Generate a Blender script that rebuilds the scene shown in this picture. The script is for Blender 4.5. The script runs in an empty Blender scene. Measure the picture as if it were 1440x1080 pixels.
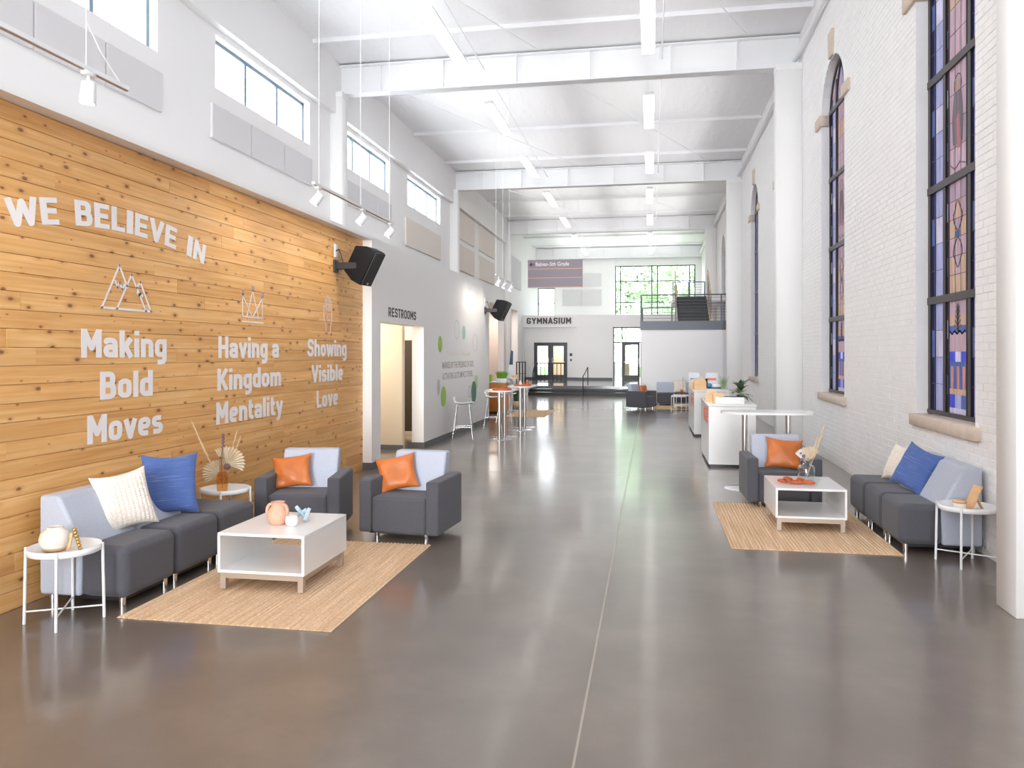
import bpy, bmesh, math, random
from mathutils import Vector, Matrix, Euler
random.seed(7)
PI = math.pi
SC = bpy.context.scene
COL = SC.collection

# ---------------------------------------------------------------- camera, world, exposure
cd = bpy.data.cameras.new('camera'); cam = bpy.data.objects.new('camera', cd); COL.objects.link(cam)
cam.location = (0, 0, 1.85); cam.rotation_euler = (PI/2, 0, math.atan(196/1100.0))
cd.sensor_width = 36; cd.lens = 1100/1440*36; cd.shift_y = -43/1440; cd.clip_end = 400
SC.camera = cam
vs = SC.view_settings; vs.view_transform = 'Standard'; vs.look = 'None'; vs.gamma = 1; vs.use_curve_mapping = False
vs.exposure = 0.5
SC.cycles.max_bounces = 10; SC.cycles.diffuse_bounces = 6; SC.cycles.glossy_bounces = 4
SC.cycles.transparent_max_bounces = 12; SC.cycles.sample_clamp_indirect = 6
SC.cycles.caustics_reflective = False; SC.cycles.caustics_refractive = False
w = bpy.data.worlds.new('sky'); SC.world = w; w.use_nodes = True
bg = w.node_tree.nodes['Background']; bg.inputs[0].default_value = (0.86, 0.93, 1.0, 1); bg.inputs[1].default_value = 5.0
LIGHT_TUBE = 2.8; CEIL_FILL = 14; SPOTW = 13

def area(name, loc, rot, sx, sy, power, color=(1, 1, 1)):
    l = bpy.data.lights.new(name, 'AREA'); l.shape = 'RECTANGLE'; l.size = sx; l.size_y = sy; l.energy = power; l.color = color
    o = bpy.data.objects.new(name, l); o.location = loc; o.rotation_euler = rot; COL.objects.link(o); return o
sl = bpy.data.lights.new('hall_fill_sun', 'SUN'); sl.energy = 1.3; sl.angle = .22; sl.color = (.97, .985, 1)  # added soft parallel lamp from behind the camera, brightens the far walls
so = bpy.data.objects.new('hall_fill_sun', sl); COL.objects.link(so); so.rotation_euler = Vector((-.035, 1, -.02)).to_track_quat('-Z', 'Y').to_euler()
# added fill lamp behind the camera, then daylight through the clerestory windows
area('rear_fill', (-2.2, -8.6, 4.0), (PI/2+.15, 0, 0), 8.5, 6.4, 420, (0.93, 0.97, 1.0))
for yy in (3.5, 8.6, 13.7, 18.8, 24.0):
    area('clerestory_daylight', (-7.75, yy, 6.9), (0, -PI/2 + 0.55, 0), 1.0, 3.6, (24 if yy < 10 else 50), (0.9, 0.95, 1.0))
    area('clerestory_up_fill', (-7.75, yy, 6.3), (0, -PI/2 - 0.5, 0), 1.0, 3.6, (12 if yy < 15 else 30), (0.93, 0.96, 1.0))  # added lamps tilted up through the windows to brighten the ceiling

# ---------------------------------------------------------------- helpers
def tagp(o, label=None, cat=None, group=None, kind=None):
    if label: o['label'] = label
    if cat: o['category'] = cat
    if group: o['group'] = group
    if kind: o['kind'] = kind
    return o
class MB:
    def __init__(s): s.v = []; s.f = []; s.sm = []
    def add(s, vs_, fs, smooth=False):
        b = len(s.v); s.v += [tuple(v) for v in vs_]
        for f in fs: s.f.append([b+i for i in f]); s.sm.append(smooth)
        return s
    def box(s, a, b):
        x0, y0, z0 = a; x1, y1, z1 = b
        return s.add([(x0,y0,z0),(x1,y0,z0),(x1,y1,z0),(x0,y1,z0),(x0,y0,z1),(x1,y0,z1),(x1,y1,z1),(x0,y1,z1)],
              [(0,3,2,1),(4,5,6,7),(0,1,5,4),(1,2,6,5),(2,3,7,6),(3,0,4,7)])
    def bm(s, bm_, smooth=True):
        bm_.verts.ensure_lookup_table(); idx = {v: i for i, v in enumerate(bm_.verts)}
        s.add([v.co[:] for v in bm_.verts], [[idx[v] for v in f.verts] for f in bm_.faces], smooth); bm_.free(); return s
    def rbox(s, a, b, r=.02, seg=3, smooth=True):
        bm_ = bmesh.new(); bmesh.ops.create_cube(bm_, size=1)
        sx, sy, sz = b[0]-a[0], b[1]-a[1], b[2]-a[2]
        for v in bm_.verts:
            v.co = Vector(((v.co.x+.5)*sx+a[0], (v.co.y+.5)*sy+a[1], (v.co.z+.5)*sz+a[2]))
        bmesh.ops.bevel(bm_, geom=list(bm_.edges), offset=min(r, sx*.49, sy*.49, sz*.49), segments=seg, profile=.5, affect='EDGES')
        return s.bm(bm_, smooth)
    def prism(s, pts, axis, a, b, r=0, seg=3, smooth=False):
        """pts 2D polygon; axis 'x','y','z' extrude from a to b"""
        bm_ = bmesh.new()
        def P(p, t):
            return {'x': (t, p[0], p[1]), 'y': (p[0], t, p[1]), 'z': (p[0], p[1], t)}[axis]
        A = [bm_.verts.new(P(p, a)) for p in pts]; B = [bm_.verts.new(P(p, b)) for p in pts]
        n = len(pts)
        bm_.faces.new(A); bm_.faces.new(B[::-1])
        for i in range(n): bm_.faces.new((A[i], B[i], B[(i+1) % n], A[(i+1) % n]))
        bmesh.ops.recalc_face_normals(bm_, faces=bm_.faces[:])
        if r: bmesh.ops.bevel(bm_, geom=list(bm_.edges), offset=r, segments=seg, profile=.5, affect='EDGES')
        return s.bm(bm_, smooth or bool(r))
    def cyl(s, p, q, r, r2=None, n=12, smooth=True, caps=True):
        p = Vector(p); q = Vector(q); r2 = r if r2 is None else r2
        d = (q-p).normalized(); u = d.orthogonal().normalized(); w_ = d.cross(u)
        vs_ = []
        for c, rr in ((p, r), (q, r2)):
            for i in range(n):
                a = 2*PI*i/n; vs_.append(c+u*math.cos(a)*rr+w_*math.sin(a)*rr)
        s.add(vs_, [(i, (i+1) % n, n+(i+1) % n, n+i) for i in range(n)], smooth)
        if caps: s.add(vs_, [tuple(range(n))[::-1], tuple(range(n, 2*n))], False)
        return s
    def tube(s, pts, r, n=8):
        for i in range(len(pts)-1):
            ra = r[i] if isinstance(r, (list, tuple)) else r; rb = r[i+1] if isinstance(r, (list, tuple)) else r
            s.cyl(pts[i], pts[i+1], ra, rb, n)
        return s
    def lathe(s, prof, c=(0,0,0), n=28, smooth=True):
        vs_ = []; m = len(prof)
        for i in range(n):
            a = 2*PI*i/n
            for (r, z) in prof: vs_.append((c[0]+r*math.cos(a), c[1]+r*math.sin(a), c[2]+z))
        fs = []
        for i in range(n):
            for j in range(m-1):
                k = (i+1) % n; fs.append((i*m+j, k*m+j, k*m+j+1, i*m+j+1))
        return s.add(vs_, fs, smooth)
    def ball(s, c, r, sx=1, sy=1, sz=1, n=10):
        prof = [(max(1e-4, r*math.sin(PI*j/n)), -r*math.cos(PI*j/n)*sz) for j in range(n+1)]
        b = len(s.v); s.lathe(prof, c, 2*n)
        for i in range(b, len(s.v)):
            v = s.v[i]; s.v[i] = (c[0]+(v[0]-c[0])*sx, c[1]+(v[1]-c[1])*sy, v[2])
        return s
    def mesh(s, name, mat):
        me = bpy.data.meshes.new(name); me.from_pydata(s.v, [], s.f)
        me.polygons.foreach_set('use_smooth', s.sm); me.update()
        if mat: me.materials.append(mat)
        return me
    def build(s, name, mat, parent=None, wn=False, **k):
        return link(name, s.mesh(name, mat), parent, wn, **k)
def link(name, me, parent=None, wn=False, loc=None, **k):
    o = bpy.data.objects.new(name, me); COL.objects.link(o)
    if parent: o.parent = parent
    if loc: o.location = loc
    if wn:
        m = o.modifiers.new('wn', 'WEIGHTED_NORMAL'); m.keep_sharp = False; m.weight = 100
    return tagp(o, **k)
def thing(name, label, cat, loc=(0,0,0), rz=0, group=None):
    o = bpy.data.objects.new(name, None); o.empty_display_size = .1; COL.objects.link(o)
    o.location = loc; o.rotation_euler = (0, 0, rz); return tagp(o, label, cat, group)
def struct(name, mb, mat, label=None):
    o = mb.build(name, mat) if mb else None
    if o is None:
        o = bpy.data.objects.new(name, None); COL.objects.link(o)
    o['kind'] = 'structure'
    if label: o['label'] = label
    return o
def copy_tree(o, parent=None):
    c = o.copy(); COL.objects.link(c); c.parent = parent
    for ch in list(o.children): copy_tree(ch, c)
    return c

# ---------------------------------------------------------------- materials
def mat(name, col, rough=.5, metal=0, spec=.5, bump=None, var=None, alpha=None, sheen=0):
    """bump=(scale, strength, detail) ; var=(scale, amount)"""
    m = bpy.data.materials.new(name); m.use_nodes = True; nt = m.node_tree; N = nt.nodes; L = nt.links
    b = N['Principled BSDF']; b.inputs['Base Color'].default_value = (*col, 1); b.inputs['Roughness'].default_value = rough
    b.inputs['Metallic'].default_value = metal; b.inputs['Specular IOR Level'].default_value = spec
    if sheen: b.inputs['Sheen Weight'].default_value = sheen
    tc = N.new('ShaderNodeTexCoord')
    if var:
        n = N.new('ShaderNodeTexNoise'); n.inputs['Scale'].default_value = var[0]; n.inputs['Detail'].default_value = 4
        L.new(tc.outputs['Object'], n.inputs['Vector'])
        r = N.new('ShaderNodeMapRange'); r.inputs[1].default_value = .3; r.inputs[2].default_value = .7
        r.inputs[3].default_value = 1-var[1]; r.inputs[4].default_value = 1+var[1]; L.new(n.outputs['Fac'], r.inputs[0])
        x = N.new('ShaderNodeVectorMath'); x.operation = 'SCALE'; x.inputs[0].default_value = col
        L.new(r.outputs[0], x.inputs['Scale']); L.new(x.outputs[0], b.inputs['Base Color'])
    if bump:
        n = N.new('ShaderNodeTexNoise'); n.inputs['Scale'].default_value = bump[0]; n.inputs['Detail'].default_value = bump[2] if len(bump) > 2 else 3
        L.new(tc.outputs['Object'], n.inputs['Vector'])
        bp = N.new('ShaderNodeBump'); bp.inputs['Strength'].default_value = bump[1]; bp.inputs['Distance'].default_value = .01
        L.new(n.outputs['Fac'], bp.inputs['Height']); L.new(bp.outputs[0], b.inputs['Normal'])
    return m
def srgb(r, g, b):
    f = lambda c: (c/255/12.92 if c/255 <= .04045 else ((c/255+.055)/1.055)**2.4)
    return (f(r), f(g), f(b))
WHITE = mat('white_paint', (.91, .90, .89), .55, bump=(40, .02))
WALLW = mat('wall_paint', (.91, .90, .89), .6, var=(.6, .015))
CEILW = mat('steel_paint', (.9, .9, .91), .5)
TAN = mat('tan_wall', srgb(232, 214, 204), .6)
BEIGE = mat('beige_wall', srgb(238, 222, 196), .6)
LAM = mat('white_laminate', (.86, .86, .85), .22, var=(2, .01))
WMET = mat('white_metal', (.85, .86, .87), .3)
CHROME = mat('chrome', (.75, .75, .77), .12, 1)
STEEL = mat('brushed_steel', (.62, .60, .58), .3, 1)
NICKEL = mat('beige_base', srgb(186, 170, 155), .4, .3)
BLACK = mat('black_metal', (.018, .018, .02), .4)
SPK = mat('black_plastic', (.009, .009, .011), .7, spec=.2, bump=(300, .2))
BRONZE = mat('dark_bronze', srgb(52, 43, 44), .35, .2)
CLER = mat('grey_blue_frame', srgb(128, 146, 160), .4)
DOORM = mat('dark_door_metal', srgb(56, 60, 68), .4)
DOORB = mat('dark_brown_door', srgb(40, 33, 26), .45, var=(12, .1))
BASEB = mat('grey_baseboard', srgb(98, 97, 99), .5)
FASCIA = mat('grey_steel', srgb(104, 108, 118), .45)
TREAD = mat('black_rubber', (.012, .012, .013), .5)
LTEXT = mat('white_lettering', srgb(246, 242, 240), .6)
DTEXT = mat('dark_lettering', srgb(92, 84, 84), .6)
LIME = mat('lime_paint', srgb(168, 206, 98), .6); TEAL = mat('green_paint', srgb(96, 140, 124), .6)
AQUA = mat('aqua_paint', srgb(178, 214, 202), .6); PALEG = mat('pale_grey_paint', srgb(208, 206, 204), .6)
CREAMT = mat('cream_paint', srgb(236, 232, 208), .6); GREYT = mat('taupe_paint', srgb(178, 172, 164), .6)
STONE = mat('limestone', srgb(214, 198, 182), .7, bump=(60, .2), var=(8, .08))
PANELG = mat('acoustic_fabric_grey', srgb(224, 222, 223), .9, bump=(500, .3))
PANELB = mat('acoustic_fabric_beige', srgb(236, 227, 218), .9, bump=(500, .3))
CAB = mat('orange_wood', srgb(205, 130, 55), .45, var=(6, .12))
PLANTB = mat('potting_soil', srgb(60, 45, 35), .9)
TERRA = mat('peach_ceramic', srgb(226, 172, 146), .8, bump=(80, .15), var=(5, .05))
CERAM = mat('white_ceramic', (.85, .85, .84), .25)
GLAZE = mat('cream_glaze', srgb(232, 224, 212), .18, var=(7, .05)); GLAZEB = mat('tan_glaze', srgb(222, 190, 145), .3)
GOLD = mat('brass', srgb(205, 160, 85), .35, .8); LWOOD = mat('light_wood', srgb(222, 178, 130), .5, var=(20, .1))
BLUEK = mat('pale_blue_paint', srgb(176, 198, 210), .6)
RUST = mat('rust_wood', srgb(196, 100, 55), .5, var=(10, .1))
PAPER = mat('kraft_paper', srgb(238, 198, 150), .7, var=(10, .05))
REDP = mat('coral_print', srgb(240, 130, 105), .5); BLUEP = mat('blue_print', srgb(90, 150, 215), .5); WPAP = mat('white_paper', (.82, .84, .88), .6)
DRIED = mat('dried_palm', srgb(222, 205, 178), .8, var=(15, .1)); PAMP = mat('pampas', srgb(238, 216, 178), .9); PURP = mat('dried_purple', srgb(128, 100, 108), .8)
BROWNS = mat('brown_stem', srgb(150, 105, 70), .8)
LEAF = mat('dark_leaf', srgb(74, 92, 66), .4, var=(9, .35)); LEAFL = mat('pale_leaf', srgb(140, 165, 120), .45, var=(9, .2))
GRASS = mat('grass_blade', srgb(120, 170, 50), .6, var=(12, .2)); LIMEB = mat('lime_plastic', srgb(170, 220, 60), .5)
TREEL = mat('tree_leaf', srgb(208, 222, 198), .7, var=(1, .25)); BARK = mat('bark', srgb(100, 85, 70), .9)
LAWN = mat('lawn', srgb(120, 160, 90), .9, var=(3, .2))
SIGNP = mat('grey_purple_sign', srgb(148, 136, 146), .5); SIGNO = mat('orange_stripe', srgb(240, 190, 150), .5)
LEATH = mat('tan_leather', srgb(200, 112, 52), .42, bump=(18, .35, 5), var=(6, .12))
NAVY = mat('navy_paint', srgb(35, 75, 110), .5)

def fabric(name, col, scale=260, strength=.25, var=.1, slub=False):
    m = mat(name, col, .92, spec=.2); nt = m.node_tree; N = nt.nodes; L = nt.links; b = N['Principled BSDF']
    b.inputs['Sheen Weight'].default_value = .15
    tc = N['Texture Coordinate']
    w1 = N.new('ShaderNodeTexNoise'); w1.inputs['Scale'].default_value = scale; w1.inputs['Detail'].default_value = 2
    L.new(tc.outputs['Object'], w1.inputs['Vector'])
    r = N.new('ShaderNodeMapRange'); r.inputs[1].default_value = .3; r.inputs[2].default_value = .7; r.inputs[3].default_value = 1-var*1.6; r.inputs[4].default_value = 1+var*1.6
    L.new(w1.outputs['Fac'], r.inputs[0])
    x = N.new('ShaderNodeVectorMath'); x.operation = 'SCALE'; x.inputs[0].default_value = col; L.new(r.outputs[0], x.inputs['Scale'])
    out = x.outputs[0]
    if slub:
        mp = N.new('ShaderNodeMapping'); mp.inputs['Scale'].default_value = (3, 3, 75); L.new(tc.outputs['Object'], mp.inputs[0])
        s = N.new('ShaderNodeTexNoise'); s.inputs['Scale'].default_value = 1.6; s.inputs['Detail'].default_value = 3; L.new(mp.outputs[0], s.inputs['Vector'])
        r2 = N.new('ShaderNodeMapRange'); r2.inputs[1].default_value = .60; r2.inputs[2].default_value = .72; r2.inputs[3].default_value = 0; r2.inputs[4].default_value = .35; L.new(s.outputs['Fac'], r2.inputs[0])
        mx = N.new('ShaderNodeMix'); mx.data_type = 'RGBA'; L.new(r2.outputs[0], mx.inputs[0]); L.new(out, mx.inputs[6]); mx.inputs[7].default_value = (.42, .5, .75, 1); out = mx.outputs[2]
    L.new(out, b.inputs['Base Color'])
    bp = N.new('ShaderNodeBump'); bp.inputs['Strength'].default_value = strength; bp.inputs['Distance'].default_value = .003
    L.new(w1.outputs['Fac'], bp.inputs['Height']); L.new(bp.outputs[0], b.inputs['Normal'])
    return m
DARKF = fabric('charcoal_fabric', srgb(86, 86, 92)); LIGHTF = fabric('light_blue_grey_fabric', srgb(184, 190, 204))
BLUEF = fabric('blue_linen', srgb(82, 106, 164), slub=True); CREAMF = fabric('cream_wool', srgb(238, 228, 216), 120, .4)

def floor_mat():
    m = mat('polished_concrete', (.2, .18, .16), .3, spec=.35); nt = m.node_tree; N = nt.nodes; L = nt.links; b = N['Principled BSDF']
    b.inputs['Coat Weight'].default_value = 1; b.inputs['Coat IOR'].default_value = 1.25; b.inputs['Coat Roughness'].default_value = .13; tc = N['Texture Coordinate']
    def noise(sc, det, rough=.6):
        n = N.new('ShaderNodeTexNoise'); n.inputs['Scale'].default_value = sc; n.inputs['Detail'].default_value = det; n.inputs['Roughness'].default_value = rough
        L.new(tc.outputs['Object'], n.inputs['Vector']); return n.outputs['Fac']
    def ramp(fac, stops):
        r = N.new('ShaderNodeValToRGB'); L.new(fac, r.inputs[0])
        while len(r.color_ramp.elements) < len(stops): r.color_ramp.elements.new(.5)
        for e, (p, c) in zip(r.color_ramp.elements, stops): e.position = p; e.color = (*c, 1)
        return r.outputs[0]
    base = ramp(noise(.9, 8), [(.3, srgb(106, 96, 88)), (.5, srgb(116, 105, 96)), (.7, srgb(130, 118, 108))])
    sp = ramp(noise(220, 2), [(.36, (.78, .78, .78)), (.5, (1, 1, 1)), (.68, (1.0, 1.0, 1.0)), (.74, (1.6, 1.5, 1.4))])
    mx = N.new('ShaderNodeMix'); mx.data_type = 'RGBA'; mx.blend_type = 'MULTIPLY'; mx.inputs[0].default_value = .8; L.new(base, mx.inputs[6]); L.new(sp, mx.inputs[7])
    L.new(mx.outputs[2], b.inputs['Base Color'])
    r = N.new('ShaderNodeMapRange'); r.inputs[1].default_value = .3; r.inputs[2].default_value = .7; r.inputs[3].default_value = .26; r.inputs[4].default_value = .42
    b.inputs['Roughness'].default_value = .32
    return m
FLOORM = floor_mat(); JOINT = mat('joint_filler', srgb(160, 150, 136), .3)
DECK = mat('stage_concrete', srgb(120, 122, 128), .12, spec=.6)

def wood_mat():
    m = mat('knotty_cedar', (.6, .35, .15), .5); nt = m.node_tree; N = nt.nodes; L = nt.links; b = N['Principled BSDF']; tc = N['Texture Coordinate']
    oi = N.new('ShaderNodeObjectInfo')
    off = N.new('ShaderNodeVectorMath'); off.operation = 'SCALE'; off.inputs[0].default_value = (7.3, 13.1, 5.7); L.new(oi.outputs['Random'], off.inputs['Scale'])
    ad = N.new('ShaderNodeVectorMath'); ad.operation = 'ADD'; L.new(tc.outputs['Object'], ad.inputs[0]); L.new(off.outputs[0], ad.inputs[1])
    def mp(sc, src=ad.outputs[0]):
        q = N.new('ShaderNodeVectorMath'); q.operation = 'MULTIPLY'; q.inputs[1].default_value = sc; L.new(src, q.inputs[0]); return q.outputs[0]
    def ramp(fac, stops, interp='LINEAR'):
        r = N.new('ShaderNodeValToRGB'); L.new(fac, r.inputs[0]); r.color_ramp.interpolation = interp
        while len(r.color_ramp.elements) < len(stops): r.color_ramp.elements.new(.5)
        for e, (p, c) in zip(r.color_ramp.elements, stops): e.position = p; e.color = (*c, 1)
        return r.outputs[0]
    def mixc(fac, a, c, bt='MIX'):
        x = N.new('ShaderNodeMix'); x.data_type = 'RGBA'; x.blend_type = bt
        for i, s in ((0, fac), (6, a), (7, c)):
            if hasattr(s, 'is_output') : L.new(s, x.inputs[i])
            else: x.inputs[i].default_value = s if i == 0 else (*s, 1)
        return x.outputs[2]
    # knots: cells
    vo = N.new('ShaderNodeTexVoronoi'); vo.inputs['Scale'].default_value = 1; vo.feature = 'F1'; vo.voronoi_dimensions = '2D'
    sx_ = N.new('ShaderNodeSeparateXYZ'); L.new(mp((1, 4.4, 8.5)), sx_.inputs[0]); cx_ = N.new('ShaderNodeCombineXYZ'); L.new(sx_.outputs[1], cx_.inputs[0]); L.new(sx_.outputs[2], cx_.inputs[1]); L.new(cx_.outputs[0], vo.inputs['Vector'])
    dist = vo.outputs['Distance']
    sep = N.new('ShaderNodeSeparateColor'); L.new(vo.outputs['Color'], sep.inputs[0])
    gate = N.new('ShaderNodeMath'); gate.operation = 'GREATER_THAN'; gate.inputs[1].default_value = .52; L.new(sep.outputs[0], gate.inputs[0])
    rad = N.new('ShaderNodeMath'); rad.operation = 'MULTIPLY_ADD'; rad.inputs[1].default_value = .13; rad.inputs[2].default_value = .02; L.new(sep.outputs[1], rad.inputs[0])
    dv = N.new('ShaderNodeMath'); dv.operation = 'DIVIDE'; L.new(dist, dv.inputs[0]); L.new(rad.outputs[0], dv.inputs[1])
    def mr(src, a0, a1, b0, b1):
        r = N.new('ShaderNodeMapRange'); r.interpolation_type = 'SMOOTHSTEP'
        for i, q in enumerate((a0, a1, b0, b1)): r.inputs[i+1].default_value = q
        L.new(src, r.inputs[0]); return r.outputs[0]
    def mul(a, c):
        q = N.new('ShaderNodeMath'); q.operation = 'MULTIPLY'; L.new(a, q.inputs[0])
        if hasattr(c, 'is_output'): L.new(c, q.inputs[1])
        else: q.inputs[1].default_value = c
        return q.outputs[0]
    knot = mul(mr(dv.outputs[0], .55, 1.15, 1, 0), gate.outputs[0])
    halo = mul(mr(dv.outputs[0], .8, 3.0, 1, 0), gate.outputs[0])
    # grain
    n1 = N.new('ShaderNodeTexNoise'); n1.inputs['Scale'].default_value = 1; n1.inputs['Detail'].default_value = 5; n1.inputs['Distortion'].default_value = .6; L.new(mp((1, .9, 26)), n1.inputs['Vector'])
    n2 = N.new('ShaderNodeTexNoise'); n2.inputs['Scale'].default_value = 1; n2.inputs['Detail'].default_value = 3; L.new(mp((1, .8, 4)), n2.inputs['Vector'])
    g = ramp(n1.outputs['Fac'], [(.3, srgb(224, 166, 98)), (.5, srgb(237, 184, 116)), (.7, srgb(245, 201, 138))])
    t = ramp(oi.outputs['Random'], [(0, (.88, .82, .76)), (.15, (.96, .93, .9)), (.6, (1.0, 1.0, 1.0)), (.85, (1.06, 1.06, 1.08)), (1, (.93, .88, .83))])
    c = mixc(1.0, g, t, 'MULTIPLY')
    t2 = ramp(n2.outputs['Fac'], [(.3, (.86, .82, .76)), (.6, (1.04, 1.04, 1.04))]); c = mixc(.8, c, t2, 'MULTIPLY')
    c = mixc(mul(halo, .3), c, srgb(176, 104, 50)); c = mixc(mul(knot, .82), c, srgb(124, 70, 38))
    L.new(c, b.inputs['Base Color'])
    bp = N.new('ShaderNodeBump'); bp.inputs['Strength'].default_value = .12; bp.inputs['Distance'].default_value = .004; L.new(n1.outputs['Fac'], bp.inputs['Height']); L.new(bp.outputs[0], b.inputs['Normal'])
    return m
WOODM = wood_mat(); WOODGAP = mat('dark_joint', srgb(110, 68, 36), .8)

def brick_mat(name, geo):
    m = mat(name, (.92, .91, .905), .5, bump=(45, .25, 4), var=(3, .02)); nt = m.node_tree; N = nt.nodes; L = nt.links
    return m
BRICKM = brick_mat('white_painted_brick', True); MORTAR = mat('white_painted_mortar', (.87, .86, .86), .7)
def far_brick():
    m = mat('white_brick_far', (.83, .815, .805), .5); nt = m.node_tree; N = nt.nodes; L = nt.links; b = N['Principled BSDF']; tc = N['Texture Coordinate']
    sp = N.new('ShaderNodeSeparateXYZ'); L.new(tc.outputs['Object'], sp.inputs[0]); cb = N.new('ShaderNodeCombineXYZ'); L.new(sp.outputs[1], cb.inputs[0]); L.new(sp.outputs[2], cb.inputs[1])
    br = N.new('ShaderNodeTexBrick'); L.new(cb.outputs[0], br.inputs['Vector']); br.inputs['Scale'].default_value = 1
    br.inputs['Brick Width'].default_value = .21; br.inputs['Row Height'].default_value = .075; br.inputs['Mortar Size'].default_value = .005
    br.inputs['Color1'].default_value = (.83, .815, .805, 1); br.inputs['Color2'].default_value = (.81, .8, .79, 1); br.inputs['Mortar'].default_value = (.74, .73, .73, 1)
    L.new(br.outputs['Color'], b.inputs['Base Color']); bp = N.new('ShaderNodeBump'); bp.invert = True; bp.inputs['Strength'].default_value = .6; bp.inputs['Distance'].default_value = .006
    L.new(br.outputs['Fac'], bp.inputs['Height']); L.new(bp.outputs[0], b.inputs['Normal']); return m
FARBRICK = far_brick()

def ceil_mat():
    m = mat('quilted_insulation', (.91, .91, .92), .45); nt = m.node_tree; N = nt.nodes; L = nt.links; b = N['Principled BSDF']; tc = N['Texture Coordinate']
    def n(sc, d):
        q = N.new('ShaderNodeVectorMath'); q.operation = 'MULTIPLY'; q.inputs[1].default_value = sc; L.new(tc.outputs['Object'], q.inputs[0])
        x = N.new('ShaderNodeTexNoise'); x.inputs['Scale'].default_value = 1; x.inputs['Detail'].default_value = d; L.new(q.outputs[0], x.inputs['Vector']); return x.outputs['Fac']
    a = n((1.6, .35, 1), 3); c = n((6, 6, 1), 3)
    ad = N.new('ShaderNodeMath'); ad.operation = 'MULTIPLY_ADD'; ad.inputs[1].default_value = .12; L.new(c, ad.inputs[0]); L.new(a, ad.inputs[2])
    bp = N.new('ShaderNodeBump'); bp.inputs['Strength'].default_value = .32; bp.inputs['Distance'].default_value = .25; L.new(ad.outputs[0], bp.inputs['Height']); L.new(bp.outputs[0], b.inputs['Normal'])
    return m
CEILM = ceil_mat()

def glass_mat(name, tint=(1, 1, 1), refl=.5, rough=.02):
    m = bpy.data.materials.new(name); m.use_nodes = True; nt = m.node_tree; N = nt.nodes; L = nt.links
    for q in list(N): N.remove(q)
    o = N.new('ShaderNodeOutputMaterial'); t = N.new('ShaderNodeBsdfTransparent'); t.inputs[0].default_value = (*tint, 1)
    g = N.new('ShaderNodeBsdfGlossy'); g.inputs['Roughness'].default_value = rough; fr = N.new('ShaderNodeLayerWeight'); pw = N.new('ShaderNodeMath'); pw.operation = 'POWER'; pw.inputs[1].default_value = 3.5; L.new(fr.outputs['Facing'], pw.inputs[0])
    mu = N.new('ShaderNodeMath'); mu.operation = 'MULTIPLY_ADD'; mu.inputs[1].default_value = refl; mu.inputs[2].default_value = .04*refl; L.new(pw.outputs[0], mu.inputs[0])
    mx = N.new('ShaderNodeMixShader'); L.new(mu.outputs[0], mx.inputs[0]); L.new(t.outputs[0], mx.inputs[1]); L.new(g.outputs[0], mx.inputs[2]); L.new(mx.outputs[0], o.inputs[0]); return m
GLASS = glass_mat('clear_glass'); VGLASS = glass_mat('vase_glass', (.93, .95, .965), 1.5); AMBER = glass_mat('amber_glass', srgb(252, 234, 204), .6)

def stained(name, col, rough=.25, var=.18):
    m = bpy.data.materials.new(name); m.use_nodes = True; nt = m.node_tree; N = nt.nodes; L = nt.links
    for q in list(N): N.remove(q)
    o = N.new('ShaderNodeOutputMaterial'); tc = N.new('ShaderNodeTexCoord')
    q = N.new('ShaderNodeVectorMath'); q.operation = 'MULTIPLY'; q.inputs[1].default_value = (1, 22, 2.2); L.new(tc.outputs['Object'], q.inputs[0])
    n = N.new('ShaderNodeTexNoise'); n.inputs['Scale'].default_value = 1; n.inputs['Detail'].default_value = 4; L.new(q.outputs[0], n.inputs['Vector'])
    r = N.new('ShaderNodeMapRange'); r.inputs[1].default_value = .3; r.inputs[2].default_value = .7; r.inputs[3].default_value = 1-var; r.inputs[4].default_value = 1+var; L.new(n.outputs['Fac'], r.inputs[0])
    x = N.new('ShaderNodeVectorMath'); x.operation = 'SCALE'; x.inputs[0].default_value = col; L.new(r.outputs[0], x.inputs['Scale'])
    d = N.new('ShaderNodeBsdfDiffuse'); t = N.new('ShaderNodeBsdfTranslucent'); g = N.new('ShaderNodeBsdfGlossy'); g.inputs['Roughness'].default_value = rough
    L.new(x.outputs[0], d.inputs[0]); L.new(x.outputs[0], t.inputs[0])
    m1 = N.new('ShaderNodeMixShader'); m1.inputs[0].default_value = .3; L.new(d.outputs[0], m1.inputs[1]); L.new(t.outputs[0], m1.inputs[2])
    m2 = N.new('ShaderNodeMixShader'); m2.inputs[0].default_value = .06; L.new(m1.outputs[0], m2.inputs[1]); L.new(g.outputs[0], m2.inputs[2]); L.new(m2.outputs[0], o.inputs[0]); return m
SG = {k: stained('stained_'+k, srgb(*c)) for k, c in dict(pink=(196, 174, 184), mauve=(182, 164, 178), tan=(202, 178, 162), lav=(178, 180, 208), blue=(104, 128, 182), deep=(48, 56, 110), cobalt=(96, 106, 205), smoke=(140, 130, 140), rose=(196, 140, 148), pale=(206, 202, 216), rust=(202, 156, 140)).items()}

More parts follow.
